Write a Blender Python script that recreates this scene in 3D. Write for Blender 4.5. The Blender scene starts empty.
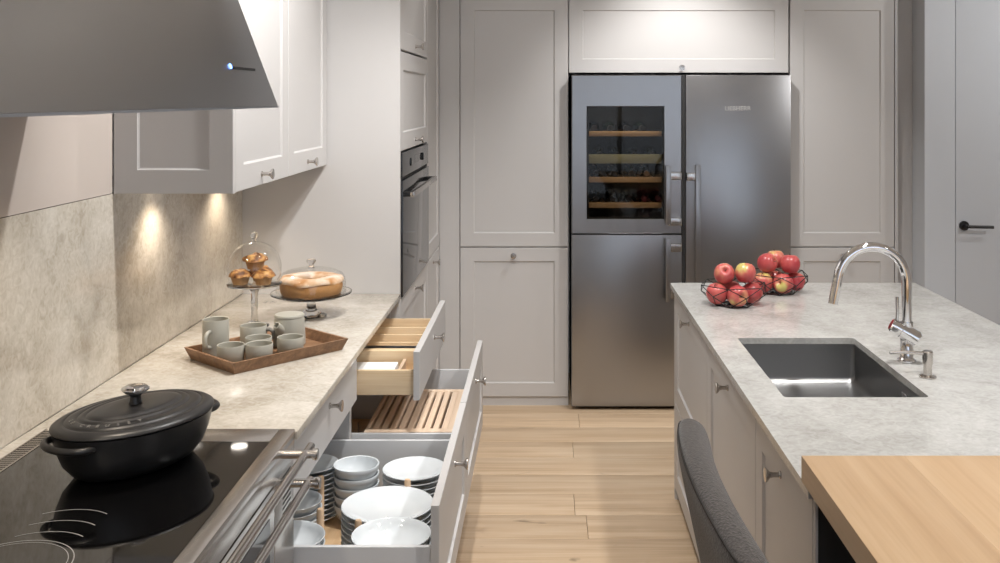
import bpy, bmesh, math, random
from mathutils import Vector, Matrix
random.seed(7)
sc = bpy.context.scene
C = sc.collection
PI = math.pi

# ------------------------------------------------------------------ camera
cam_d = bpy.data.cameras.new('camera'); cam = bpy.data.objects.new('camera', cam_d); C.objects.link(cam)
cam.location = (0, 0, 1.718); cam.rotation_euler = (PI/2, 0, 0)
cam_d.sensor_width = 36; cam_d.lens = 36.0
cam_d.shift_x = -0.0465; cam_d.shift_y = -0.1835
cam_d.clip_start = 0.02
sc.camera = cam

# ------------------------------------------------------------------ world / exposure
sc.view_settings.view_transform = 'Standard'; sc.view_settings.look = 'None'
sc.view_settings.exposure = 0.5; sc.view_settings.gamma = 1.0
sc.view_settings.use_curve_mapping = False
world = bpy.data.worlds.new('world'); sc.world = world; world.use_nodes = True
bg = world.node_tree.nodes['Background']
bg.inputs[0].default_value = (0.78, 0.86, 1.0, 1); bg.inputs[1].default_value = 1.0

WARM = (1.0, 0.86, 0.72); NEUT = (1.0, 0.985, 0.965); COOL = (0.88, 0.93, 1.0)
CEIL = 2.75

def lamp(name, kind, loc, energy, color, aim=None, **kw):
    d = bpy.data.lights.new(name, kind); d.energy = energy; d.color = color
    for k, v in kw.items(): setattr(d, k, v)
    o = bpy.data.objects.new(name, d); C.objects.link(o); o.location = loc
    if aim is not None:
        o.rotation_euler = (Vector(aim) - Vector(loc)).to_track_quat('-Z', 'Y').to_euler()
    o['kind'] = 'helper'
    return o

# daylight through the window wall behind the camera
lamp('window_daylight', 'AREA', (1.6, -2.62, 1.45), 5, COOL, (1.6, 3, 1.45), shape='RECTANGLE', size=3.6, size_y=2.2)
# ceiling spotlights: (position, aim point, watts)
SPOTS = [((0.0, 0.9), (0.0, 1.0, 0), 14, 115), ((-0.13, 2.75), (-0.85, 3.3, 1.25), 78, 110), ((0.1, 3.6), (0.1, 4.2, 0), 48, 115),
         ((0.74, 4.80), (0.74, 5.5, 1.3), 50, 100), ((-0.15, 4.2), (-0.2, 5.6, .6), 11, 115), ((3.3, 4.2), (2.2, 5.6, 1.0), 26, 100),
         ((1.1, 1.6), (1.1, 1.7, 0.9), 62, 115), ((1.1, 3.1), (1.1, 3.3, 0.9), 60, 115), ((0.12, 3.45), (-0.9, 3.42, 1.8), 16, 80),
         ((3.3, 2.9), (2.5, 5.4, 1.1), 46, 115), ((2.7, 0.6), (2.7, 1.4, 0), 60, 115), ((-0.1, -0.8), (-0.4, 0.2, 0.0), 14, 115)]

# ------------------------------------------------------------------ mesh helpers
WL = {}
class MB:
    def __init__(s): s.v = []; s.f = []
    def add(s, vs, fs, M=None):
        n = len(s.v)
        for p in vs:
            p = Vector(p)
            if M is not None: p = M @ p
            s.v.append(p)
        for f in fs: s.f.append(tuple(i+n for i in f))
        return s
    def box(s, a, b, bev=0.0, M=None):
        x0, y0, z0 = (min(a[i], b[i]) for i in range(3)); x1, y1, z1 = (max(a[i], b[i]) for i in range(3))
        if bev <= 0:
            vs = [(x0,y0,z0),(x1,y0,z0),(x1,y1,z0),(x0,y1,z0),(x0,y0,z1),(x1,y0,z1),(x1,y1,z1),(x0,y1,z1)]
            fs = [(0,3,2,1),(4,5,6,7),(0,1,5,4),(1,2,6,5),(2,3,7,6),(3,0,4,7)]
            return s.add(vs, fs, M)
        bm = bmesh.new(); bmesh.ops.create_cube(bm, size=1)
        for v in bm.verts:
            v.co = Vector(((x0+x1)/2+v.co.x*(x1-x0), (y0+y1)/2+v.co.y*(y1-y0), (z0+z1)/2+v.co.z*(z1-z0)))
        bmesh.ops.bevel(bm, geom=bm.edges[:], offset=min(bev, .49*min(x1-x0, y1-y0, z1-z0)), segments=2, profile=.6, affect='EDGES')
        bm.verts.ensure_lookup_table()
        vs = [v.co.copy() for v in bm.verts]; fs = [[v.index for v in f.verts] for f in bm.faces]
        bm.free()
        return s.add(vs, fs, M)
    def rings(s, rs, M=None, closed=True, cap0=True, cap1=True):
        n = len(rs[0]); vs = [p for r in rs for p in r]; fs = []
        for i in range(len(rs)-1):
            for j in range(n if closed else n-1):
                k = (j+1) % n
                fs.append((i*n+j, i*n+k, (i+1)*n+k, (i+1)*n+j))
        if closed and cap0: fs.append(tuple(range(n))[::-1])
        if closed and cap1: fs.append(tuple((len(rs)-1)*n+j for j in range(n)))
        return s.add(vs, fs, M)
    def lathe(s, prof, c=(0,0,0), n=28, M=None, caps=True):
        T = Matrix.Translation(c)
        if M is not None: T = T @ M
        rs = [[(max(r,1e-5)*math.cos(2*PI*j/n), max(r,1e-5)*math.sin(2*PI*j/n), z) for j in range(n)] for r, z in prof]
        return s.rings(rs, T, True, caps, caps)
    def cyl(s, p0, p1, r0, r1=None, n=16):
        p0 = Vector(p0); p1 = Vector(p1); r1 = r0 if r1 is None else r1
        q = (p1-p0).to_track_quat('Z', 'Y').to_matrix().to_4x4()
        return s.lathe([(r0, 0), (r1, (p1-p0).length)], p0, n, q)
    def tube(s, pts, r, n=10, closed=False):
        P = [Vector(p) for p in pts]; m = len(P); rs = []; nrm = None
        for i in range(m):
            if closed: t = P[(i+1) % m]-P[i-1]
            else: t = P[min(i+1, m-1)]-P[max(i-1, 0)]
            t.normalize()
            if nrm is None:
                nrm = t.orthogonal().normalized()
            else:
                nrm = (nrm - t*nrm.dot(t)).normalized()
            b = t.cross(nrm)
            rr = r[i] if isinstance(r, (list, tuple)) else r
            rs.append([P[i]+(nrm*math.cos(2*PI*j/n)+b*math.sin(2*PI*j/n))*rr for j in range(n)])
        if closed: rs.append(rs[0]); return s.rings(rs, None, True, False, False)
        return s.rings(rs)
    def prism(s, poly, y0, y1):      # poly in (x, z), extruded along Y
        n = len(poly)
        return s.rings([[(x, y0, z) for x, z in poly], [(x, y1, z) for x, z in poly]])
    def build(s, name, mat, parent=None, flat=False, ang=35, recalc=True):
        xs = [p.x for p in s.v]; ys = [p.y for p in s.v]; zs = [p.z for p in s.v]
        o0 = Vector(((min(xs)+max(xs))/2, (min(ys)+max(ys))/2, min(zs)))
        me = bpy.data.meshes.new(name)
        me.from_pydata([p-o0 for p in s.v], [], s.f)
        bm = bmesh.new(); bm.from_mesh(me)
        bmesh.ops.remove_doubles(bm, verts=bm.verts[:], dist=2e-6)
        if recalc: bmesh.ops.recalc_face_normals(bm, faces=bm.faces[:])
        bm.to_mesh(me); bm.free()
        if not flat:
            me.shade_smooth(); me.set_sharp_from_angle(angle=math.radians(ang))
        me.materials.append(mat)
        o = bpy.data.objects.new(name, me); C.objects.link(o)
        WL[o.name] = o0
        if parent is None: o.location = o0
        else:
            o.parent = parent; o.location = o0 - WL[parent.name]
        return o

def thing(name, label, cat, loc, group=None):
    o = bpy.data.objects.new(name, None); C.objects.link(o)
    o.empty_display_size = .05
    o.location = loc; WL[o.name] = Vector(loc)
    return tag(o, label, cat, group)
def tag(o, label, cat, group=None):
    o['label'] = label; o['category'] = cat
    if group: o['group'] = group
    return o
def struct(o, label=None):
    o['kind'] = 'structure'
    if label: o['label'] = label
    return o
def copy_tree(o, dloc=None, parent=None, label=None, rotz=0):
    c = o.copy(); C.objects.link(c)
    if parent is not None: c.parent = parent
    else:
        c.location = dloc; c.rotation_euler = (0, 0, rotz)
        if label: c['label'] = label
    WL[c.name] = c.location.copy()
    for ch in list(o.children): copy_tree(ch, parent=c)
    return c
def B(a, b, bev=0.0): return MB().box(a, b, bev)

# ------------------------------------------------------------------ materials
def srgb(r, g, b):
    f = lambda c: (c/255/12.92) if c/255 <= .04045 else ((c/255+.055)/1.055)**2.4
    return (f(r), f(g), f(b), 1)
def newmat(name):
    m = bpy.data.materials.new(name); m.use_nodes = True
    nt = m.node_tree; return m, nt, nt.nodes['Principled BSDF']
def N(nt, t, **kw):
    n = nt.nodes.new(t)
    for k, v in kw.items(): setattr(n, k, v)
    return n
def plain(name, col, rough=.5, metal=0, var=.03, scale=6, bump=0, bscale=200, coat=0, spec=.5):
    m, nt, p = newmat(name)
    tc = N(nt, 'ShaderNodeTexCoord'); no = N(nt, 'ShaderNodeTexNoise'); no.inputs['Scale'].default_value = scale
    nt.links.new(tc.outputs['Object'], no.inputs['Vector'])
    mx = N(nt, 'ShaderNodeMixRGB'); mx.inputs[1].default_value = tuple(c*(1-var) for c in col[:3])+(1,); mx.inputs[2].default_value = tuple(min(1, c*(1+var)) for c in col[:3])+(1,)
    nt.links.new(no.outputs['Fac'], mx.inputs[0]); nt.links.new(mx.outputs[0], p.inputs['Base Color'])
    p.inputs['Roughness'].default_value = rough; p.inputs['Metallic'].default_value = metal
    p.inputs['Coat Weight'].default_value = coat; p.inputs['Specular IOR Level'].default_value = spec
    if bump:
        n2 = N(nt, 'ShaderNodeTexNoise'); n2.inputs['Scale'].default_value = bscale
        nt.links.new(tc.outputs['Object'], n2.inputs['Vector'])
        b = N(nt, 'ShaderNodeBump'); b.inputs['Strength'].default_value = bump; b.inputs['Distance'].default_value = .002
        nt.links.new(n2.outputs['Fac'], b.inputs['Height']); nt.links.new(b.outputs[0], p.inputs['Normal'])
    return m
def wood(name, c_dark, c_mid, c_light, axis, rough=.45, scale=1.0, knots=False, rnd=.12):
    m, nt, p = newmat(name)
    tc = N(nt, 'ShaderNodeTexCoord'); oi = N(nt, 'ShaderNodeObjectInfo')
    sc_ = [18*scale]*3; sc_[axis] = 1.1*scale
    mp = N(nt, 'ShaderNodeMapping'); mp.inputs['Scale'].default_value = sc_
    off = N(nt, 'ShaderNodeVectorMath', operation='SCALE'); off.inputs[0].default_value = (17.3, 31.7, 23.9)
    nt.links.new(oi.outputs['Random'], off.inputs['Scale'])
    ad = N(nt, 'ShaderNodeVectorMath', operation='ADD')
    nt.links.new(tc.outputs['Object'], ad.inputs[0]); nt.links.new(off.outputs[0], ad.inputs[1])
    nt.links.new(ad.outputs[0], mp.inputs['Vector'])
    n1 = N(nt, 'ShaderNodeTexNoise'); n1.inputs['Scale'].default_value = 1.0; n1.inputs['Detail'].default_value = 7; n1.inputs['Distortion'].default_value = .6
    nt.links.new(mp.outputs[0], n1.inputs['Vector'])
    s2 = [90*scale]*3; s2[axis] = 2.2*scale
    mp2 = N(nt, 'ShaderNodeMapping'); mp2.inputs['Scale'].default_value = s2
    nt.links.new(ad.outputs[0], mp2.inputs['Vector'])
    n2 = N(nt, 'ShaderNodeTexNoise'); n2.inputs['Scale'].default_value = 1; n2.inputs['Detail'].default_value = 3
    nt.links.new(mp2.outputs[0], n2.inputs['Vector'])
    cr = N(nt, 'ShaderNodeValToRGB'); e = cr.color_ramp.elements
    e[0].position = .28; e[0].color = c_dark; e[1].position = .72; e[1].color = c_light
    k = e.new(.48); k.color = c_mid
    mix = N(nt, 'ShaderNodeMixRGB', blend_type='MIX'); mix.inputs[0].default_value = .35
    nt.links.new(n1.outputs['Fac'], mix.inputs[1]); nt.links.new(n2.outputs['Fac'], mix.inputs[2])
    nt.links.new(mix.outputs[0], cr.inputs[0])
    hsv = N(nt, 'ShaderNodeHueSaturation')
    mr = N(nt, 'ShaderNodeMapRange'); mr.inputs['To Min'].default_value = 1-rnd; mr.inputs['To Max'].default_value = 1+rnd
    nt.links.new(oi.outputs['Random'], mr.inputs['Value']); nt.links.new(mr.outputs[0], hsv.inputs['Value'])
    nt.links.new(cr.outputs[0], hsv.inputs['Color'])
    out = hsv.outputs[0]
    if knots:
        s3 = [4.5]*3; s3[axis] = 1.6
        mp3 = N(nt, 'ShaderNodeMapping'); mp3.inputs['Scale'].default_value = s3
        nt.links.new(ad.outputs[0], mp3.inputs['Vector'])
        vo = N(nt, 'ShaderNodeTexNoise'); vo.inputs['Scale'].default_value = 2.2; vo.inputs['Detail'].default_value = 4; vo.inputs['Distortion'].default_value = 1.2
        nt.links.new(mp3.outputs[0], vo.inputs['Vector'])
        r3 = N(nt, 'ShaderNodeValToRGB'); r3.color_ramp.elements[0].position = .69; r3.color_ramp.elements[0].color = (0,0,0,1)
        r3.color_ramp.elements[1].position = .78; r3.color_ramp.elements[1].color = (.75,.75,.75,1)
        nt.links.new(vo.outputs['Fac'], r3.inputs[0])
        mk = N(nt, 'ShaderNodeMixRGB'); mk.inputs[2].default_value = tuple(c*.45 for c in c_dark[:3])+(1,)
        nt.links.new(r3.outputs[0], mk.inputs[0]); nt.links.new(out, mk.inputs[1]); out = mk.outputs[0]
    nt.links.new(out, p.inputs['Base Color']); p.inputs['Roughness'].default_value = rough
    b = N(nt, 'ShaderNodeBump'); b.inputs['Strength'].default_value = .12; b.inputs['Distance'].default_value = .001
    nt.links.new(n2.outputs['Fac'], b.inputs['Height']); nt.links.new(b.outputs[0], p.inputs['Normal'])
    return m
def stone(name, base, light, dark, rough=.18):
    m, nt, p = newmat(name)
    tc = N(nt, 'ShaderNodeTexCoord')
    n0 = N(nt, 'ShaderNodeTexNoise'); n0.inputs['Scale'].default_value = 2.2; n0.inputs['Detail'].default_value = 5
    nt.links.new(tc.outputs['Object'], n0.inputs['Vector'])
    wv = N(nt, 'ShaderNodeMixRGB'); wv.inputs[0].default_value = .22
    nt.links.new(tc.outputs['Object'], wv.inputs[1]); nt.links.new(n0.outputs['Color'], wv.inputs[2])
    n1 = N(nt, 'ShaderNodeTexNoise'); n1.inputs['Scale'].default_value = 6.5; n1.inputs['Detail'].default_value = 9; n1.inputs['Roughness'].default_value = .66
    nt.links.new(wv.outputs[0], n1.inputs['Vector'])
    cr = N(nt, 'ShaderNodeValToRGB'); e = cr.color_ramp.elements
    e[0].position = .30; e[0].color = dark; e[1].position = .68; e[1].color = light
    k = e.new(.48); k.color = base
    nf = N(nt, 'ShaderNodeTexNoise'); nf.inputs['Scale'].default_value = 42; nf.inputs['Detail'].default_value = 5; nf.inputs['Distortion'].default_value = 1.5
    nt.links.new(tc.outputs['Object'], nf.inputs['Vector'])
    mf = N(nt, 'ShaderNodeMixRGB'); mf.inputs[0].default_value = .38
    nt.links.new(n1.outputs['Fac'], mf.inputs[1]); nt.links.new(nf.outputs['Fac'], mf.inputs[2])
    nt.links.new(mf.outputs[0], cr.inputs[0])
    # fine crystalline veins
    def veins(scale, w0, w1):
        v = N(nt, 'ShaderNodeTexVoronoi', feature='DISTANCE_TO_EDGE'); v.inputs['Scale'].default_value = scale
        nt.links.new(wv.outputs[0], v.inputs['Vector'])
        r = N(nt, 'ShaderNodeValToRGB'); r.color_ramp.elements[0].position = w0; r.color_ramp.elements[0].color = (1,1,1,1)
        r.color_ramp.elements[1].position = w1; r.color_ramp.elements[1].color = (0,0,0,1)
        nt.links.new(v.outputs['Distance'], r.inputs[0]); return r.outputs[0]
    n3 = N(nt, 'ShaderNodeTexNoise'); n3.inputs['Scale'].default_value = 5; nt.links.new(tc.outputs['Object'], n3.inputs['Vector'])
    mm = N(nt, 'ShaderNodeMath', operation='MULTIPLY'); n3m = N(nt, 'ShaderNodeMath', operation='MULTIPLY'); n3m.inputs[1].default_value = .45; nt.links.new(n3.outputs['Fac'], n3m.inputs[0]); nt.links.new(veins(16, .0, .06), mm.inputs[0]); nt.links.new(n3m.outputs[0], mm.inputs[1])
    mA = N(nt, 'ShaderNodeMixRGB'); mA.inputs[2].default_value = light
    nt.links.new(mm.outputs[0], mA.inputs[0]); nt.links.new(cr.outputs[0], mA.inputs[1])
    n4 = N(nt, 'ShaderNodeTexNoise'); n4.inputs['Scale'].default_value = 2.1; n4.inputs['Detail'].default_value = 3; nt.links.new(wv.outputs[0], n4.inputs['Vector'])
    r4 = N(nt, 'ShaderNodeValToRGB'); r4.color_ramp.elements[0].position = .5; r4.color_ramp.elements[0].color = (0,0,0,1); r4.color_ramp.elements[1].position = .68; r4.color_ramp.elements[1].color = (.38,.38,.38,1)
    nt.links.new(n4.outputs['Fac'], r4.inputs[0])
    m5 = N(nt, 'ShaderNodeMath', operation='MULTIPLY'); nt.links.new(veins(2.3, .0, .05), m5.inputs[0]); nt.links.new(r4.outputs[0], m5.inputs[1])
    mB = N(nt, 'ShaderNodeMixRGB'); mB.inputs[2].default_value = tuple(c*.8 for c in dark[:3])+(1,)
    nt.links.new(m5.outputs[0], mB.inputs[0]); nt.links.new(mA.outputs[0], mB.inputs[1])
    nt.links.new(mB.outputs[0], p.inputs['Base Color']); p.inputs['Roughness'].default_value = rough
    return m
def steel(name, col, rough, axis=None, amount=.025):
    m, nt, p = newmat(name)
    p.inputs['Base Color'].default_value = col; p.inputs['Metallic'].default_value = 1; p.inputs['Roughness'].default_value = rough
    if axis is not None:
        tc = N(nt, 'ShaderNodeTexCoord'); mp = N(nt, 'ShaderNodeMapping')
        s = [420]*3; s[axis] = 3; mp.inputs['Scale'].default_value = s
        nt.links.new(tc.outputs['Object'], mp.inputs['Vector'])
        n = N(nt, 'ShaderNodeTexNoise'); n.inputs['Scale'].default_value = 1; n.inputs['Detail'].default_value = 2
        nt.links.new(mp.outputs[0], n.inputs['Vector'])
        mr = N(nt, 'ShaderNodeMapRange'); mr.inputs['To Min'].default_value = rough-amount; mr.inputs['To Max'].default_value = rough+amount
        nt.links.new(n.outputs['Fac'], mr.inputs['Value']); nt.links.new(mr.outputs[0], p.inputs['Roughness'])
        b = N(nt, 'ShaderNodeBump'); b.inputs['Strength'].default_value = .006; b.inputs['Distance'].default_value = .001
        nt.links.new(n.outputs['Fac'], b.inputs['Height']); nt.links.new(b.outputs[0], p.inputs['Normal'])
    return m
def thin_glass(name, tint=(1,1,1,1), ior=1.45, boost=0.0):
    m = bpy.data.materials.new(name); m.use_nodes = True; nt = m.node_tree; nt.nodes.clear()
    t = N(nt, 'ShaderNodeBsdfTransparent'); t.inputs[0].default_value = tint
    g = N(nt, 'ShaderNodeBsdfGlossy'); g.inputs['Roughness'].default_value = .02
    lw = N(nt, 'ShaderNodeLayerWeight'); lw.inputs['Blend'].default_value = .5; pw = N(nt, 'ShaderNodeMath', operation='POWER'); pw.inputs[1].default_value = 4.0; nt.links.new(lw.outputs['Facing'], pw.inputs[0]); fr = N(nt, 'ShaderNodeMath', operation='MULTIPLY'); fr.inputs[1].default_value = .8; nt.links.new(pw.outputs[0], fr.inputs[0])
    mx = N(nt, 'ShaderNodeMixShader'); o = N(nt, 'ShaderNodeOutputMaterial')
    ad = N(nt, 'ShaderNodeMath', operation='ADD', use_clamp=True); ad.inputs[1].default_value = boost
    nt.links.new(fr.outputs[0], ad.inputs[0]); nt.links.new(ad.outputs[0], mx.inputs[0])
    nt.links.new(t.outputs[0], mx.inputs[1]); nt.links.new(g.outputs[0], mx.inputs[2]); nt.links.new(mx.outputs[0], o.inputs[0])
    return m
def emit(name, col, st):
    m, nt, p = newmat(name); p.inputs['Base Color'].default_value = col
    p.inputs['Emission Color'].default_value = col; p.inputs['Emission Strength'].default_value = st
    return m
def fabric(name, col):
    m, nt, p = newmat(name)
    tc = N(nt, 'ShaderNodeTexCoord')
    v = N(nt, 'ShaderNodeTexVoronoi'); v.inputs['Scale'].default_value = 260; nt.links.new(tc.outputs['Object'], v.inputs['Vector'])
    n = N(nt, 'ShaderNodeTexNoise'); n.inputs['Scale'].default_value = 120; nt.links.new(tc.outputs['Object'], n.inputs['Vector'])
    mx = N(nt, 'ShaderNodeMixRGB'); mx.inputs[1].default_value = tuple(c*.6 for c in col[:3])+(1,); mx.inputs[2].default_value = tuple(c*1.5 for c in col[:3])+(1,)
    nt.links.new(v.outputs['Color'], mx.inputs[0]); nt.links.new(mx.outputs[0], p.inputs['Base Color'])
    b = N(nt, 'ShaderNodeBump'); b.inputs['Strength'].default_value = .5; b.inputs['Distance'].default_value = .002
    nt.links.new(v.outputs['Distance'], b.inputs['Height']); nt.links.new(b.outputs[0], p.inputs['Normal'])
    p.inputs['Roughness'].default_value = .9; p.inputs['Sheen Weight'].default_value = .25
    return m

def mottled(name, cols, scale, rough=.65, bump=.4, bscale=90):
    m, nt, p = newmat(name)
    tc = N(nt, 'ShaderNodeTexCoord'); oi = N(nt, 'ShaderNodeObjectInfo')
    off = N(nt, 'ShaderNodeVectorMath', operation='SCALE'); off.inputs[0].default_value = (3, 5, 2); nt.links.new(oi.outputs['Random'], off.inputs['Scale'])
    ad = N(nt, 'ShaderNodeVectorMath', operation='ADD'); nt.links.new(tc.outputs['Object'], ad.inputs[0]); nt.links.new(off.outputs[0], ad.inputs[1])
    n = N(nt, 'ShaderNodeTexNoise'); n.inputs['Scale'].default_value = scale; n.inputs['Detail'].default_value = 4; nt.links.new(ad.outputs[0], n.inputs['Vector'])
    cr = N(nt, 'ShaderNodeValToRGB'); e = cr.color_ramp.elements
    e[0].position = .36; e[0].color = cols[0]; e[1].position = .64; e[1].color = cols[2]; k = e.new(.5); k.color = cols[1]
    nt.links.new(n.outputs['Fac'], cr.inputs[0]); nt.links.new(cr.outputs[0], p.inputs['Base Color']); p.inputs['Roughness'].default_value = rough
    n2 = N(nt, 'ShaderNodeTexNoise'); n2.inputs['Scale'].default_value = bscale; nt.links.new(ad.outputs[0], n2.inputs['Vector'])
    b = N(nt, 'ShaderNodeBump'); b.inputs['Strength'].default_value = bump; b.inputs['Distance'].default_value = .003
    nt.links.new(n2.outputs['Fac'], b.inputs['Height']); nt.links.new(b.outputs[0], p.inputs['Normal'])
    return m
CAB = plain('greige_lacquer', srgb(190, 187.5, 186), .42, var=.01)
PANELBACK = plain('beige_glossy_panel', srgb(197, 186, 178), .16, var=.01)
WALLW = plain('white_paint', srgb(226, 224, 222), .7, var=.02, bump=.05)
WALLG = plain('pale_grey_paint', srgb(190, 194, 200), .6, var=.01)
CEILM = plain('ceiling_paint', srgb(235, 233, 230), .8, var=.01)
PLINTH = plain('dark_plinth', srgb(60, 57, 55), .6)
DARKIN = plain('shadow_gap_black', srgb(22, 22, 23), .6)
CHAR = plain('charcoal_panel', srgb(44, 43, 43), .5)
STONE_L = stone('beige_quartzite', srgb(190, 182, 169), srgb(214, 208, 198), srgb(158, 148, 132), .14)
STONE_I = stone('grey_quartzite', srgb(184, 183, 179), srgb(207, 206, 203), srgb(160, 158, 152), .16)
FLOORW = wood('oak_floor', srgb(166, 140, 110), srgb(194, 168, 138), srgb(213, 192, 165), 0, .42, 1.0, True, .10)
GROOVE = plain('floor_joint', srgb(90, 66, 44), .8)
OAKTOP = wood('oak_top', srgb(186, 150, 112), srgb(203, 170, 132), srgb(217, 188, 153), 1, .38, .9, False, .05)
MAPLE_X = wood('maple_box', srgb(205, 172, 132), srgb(222, 195, 158), srgb(234, 212, 180), 0, .5, 1.6, False, .04)
MAPLE_Y = wood('beech_slat', srgb(204, 176, 150), srgb(220, 195, 170), srgb(232, 212, 190), 1, .5, 1.6, False, .05)
WALNUT = wood('walnut', srgb(98, 70, 49), srgb(132, 98, 70), srgb(162, 124, 92), 0, .45, 2.0, False, .06)
PEGW = wood('peg_wood', srgb(190, 156, 120), srgb(208, 178, 146), srgb(222, 196, 166), 2, .5, 3, False, .05)
PLY = wood('drawer_ply', srgb(176, 142, 104), srgb(196, 164, 126), srgb(212, 184, 150), 1, .5, 1.2)
ST_F = steel('fridge_steel', srgb(158, 158, 160), .30, 2)
ST_H = steel('hood_steel', srgb(184, 187, 192), .30, 1)
ST_R = steel('range_steel', srgb(196, 192, 188), .26, 1)
ST_S = steel('sink_steel', srgb(160, 160, 160), .30)
CHROME = steel('chrome', srgb(226, 226, 228), .05)
NICKEL = steel('brushed_nickel', srgb(196, 191, 186), .25)
HANDLE = steel('satin_handle', srgb(190, 186, 182), .2)
BLK = plain('black_enamel_matte', srgb(34, 34, 35), .36, var=.03)
BLKM = plain('black_metal', srgb(20, 20, 21), .45)
GLASSBLK = plain('black_ceramic_glass', srgb(11, 11, 12), .045, var=0, coat=.3)
OVENGL = plain('oven_black_glass', srgb(38, 39, 41), .08, var=0, spec=.35)
MARK = plain('cooktop_print', srgb(150, 150, 150), .4)
PORC = plain('white_porcelain', srgb(216, 221, 224), .12, var=.005)
CERAM = plain('grey_green_stoneware', srgb(170, 167, 156), .5, var=.05, scale=30)
CERAMH = plain('dark_stoneware_handle', srgb(120, 117, 110), .5)
METALGREY = plain('drawer_side_grey', srgb(205, 206, 208), .4)
DOMEG = thin_glass('dome_glass', (.985, .985, .98, 1), 1.38, .055)
STANDG = thin_glass('stand_glass', (.97, .98, .98, 1), 1.45, .14)
SOLIDG = newmat('solid_glass'); SOLIDG[2].inputs['Transmission Weight'].default_value = 1; SOLIDG[2].inputs['Roughness'].default_value = .02; SOLIDG[2].inputs['IOR'].default_value = 1.45; SOLIDG = SOLIDG[0]
PANEGL = thin_glass('window_glass', (.95, .97, .98, 1))
WINEGL = thin_glass('tinted_cooler_glass', (.72, .69, .65, 1), 1.5, .015)
FABRIC = fabric('charcoal_fabric', srgb(76, 71, 68))
PIPE = plain('dark_piping', srgb(54, 51, 49), .8)
LETTER = plain('letter_grey', srgb(176, 174, 172), .5)
LETTERB = plain('raised_letter', srgb(140, 137, 133), .35)
LEDBLUE = emit('led_blue', (.16, .32, 1, 1), 4)
LAMPGLOW = emit('lamp_lens', (1, .93, .84, 1), 6)
WHITEP = plain('white_card', srgb(242, 242, 240), .6)

# ------------------------------------------------------------------ room shell
XL, XR, YB, YF = -1.255, 4.3, 6.25, -2.6
floor = struct(B((XL-.1, YF-.1, -.12), (XR+.1, YB+.1, -.012)).build('floor', GROOVE))
PW = .22; y = 5.66 - .22*38; row = 0
while y < YB:
    off = {0: .13, 1: 1.2, 2: -.55}.get(row % 3, 0) + random.uniform(-.12, .12)
    yc = y+PW/2
    if abs(yc-4.89) < .09: off = .13
    if abs(yc-4.23) < .09: off = .118
    if abs(yc-4.45) < .09: off = -1.1
    if abs(yc-4.67) < .09: off = 1.25
    xs = sorted([max(XL, min(XR, off+2.3*k)) for k in range(-3, 4)])
    xs = sorted(set([XL]+xs+[XR]))
    for a, b in zip(xs[:-1], xs[1:]):
        if b-a > .02:
            B((a+.0008, max(y, YF)+.0008, -.012), (b-.0008, min(y+PW, YB)-.0008, 0), .0012).build('plank', FLOORW, floor, ang=80)
    y += PW; row += 1
struct(B((XL-.1, YF-.1, CEIL), (XR+.1, YB+.1, CEIL+.1)).build('ceiling', CEILM))
struct(B((XL-.1, YF-.1, 0), (XL, YB+.1, CEIL)).build('wall_left', WALLW))
struct(B((XL, YB, 0), (XR, YB+.1, CEIL)).build('wall_back', WALLW))
struct(B((XR, YF-.1, 0), (XR+.1, YB+.1, CEIL)).build('wall_right', WALLW))
# rear wall with a wide window
wr = MB(); wr.box((XL, YF-.1, 0), (-.2, YF, CEIL)); wr.box((3.4, YF-.1, 0), (XR, YF, CEIL)); wr.box((-.2, YF-.1, 0), (3.4, YF, .35)); wr.box((-.2, YF-.1, 2.55), (3.4, YF, CEIL))
struct(wr.build('wall_front', WALLW))
win = struct(B((-.2, YF-.06, .35), (3.4, YF-.05, 2.55)).build('window_1', PANEGL))
fr = MB()
for x in (-.2, .97, 2.17, 3.34): fr.box((x, YF-.08, .35), (x+.06, YF-.03, 2.55))
for z in (.35, 2.49): fr.box((-.2, YF-.08, z), (3.4, YF-.03, z+.06))
fr.build('window_frame', CHAR, win)
# wall with flush door to the right of the tall units
WY = 5.42
wp = MB(); wp.box((2.05, WY, 0), (2.215, YB, CEIL)); wp.box((3.08, WY, 0), (XR, WY+.1, CEIL)); wp.box((2.215, WY, 2.3), (3.08, WY+.1, CEIL))
struct(wp.build('wall_right_return', WALLG))
d1 = struct(B((2.219, WY+.002, .004), (3.076, WY+.045, 2.296), .0015).build('door_1', WALLG))
h = MB(); h.cyl((2.262, WY+.001, 1.026), (2.262, WY-.009, 1.026), .026, n=28); h.cyl((2.262, WY-.009, 1.026), (2.262, WY-.052, 1.026), .0095, n=16)
h.tube([(2.262, WY-.05, 1.026), (2.30, WY-.052, 1.026), (2.40, WY-.052, 1.024)], .0085, 12)
h.build('door_handle', BLKM, d1)

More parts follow.
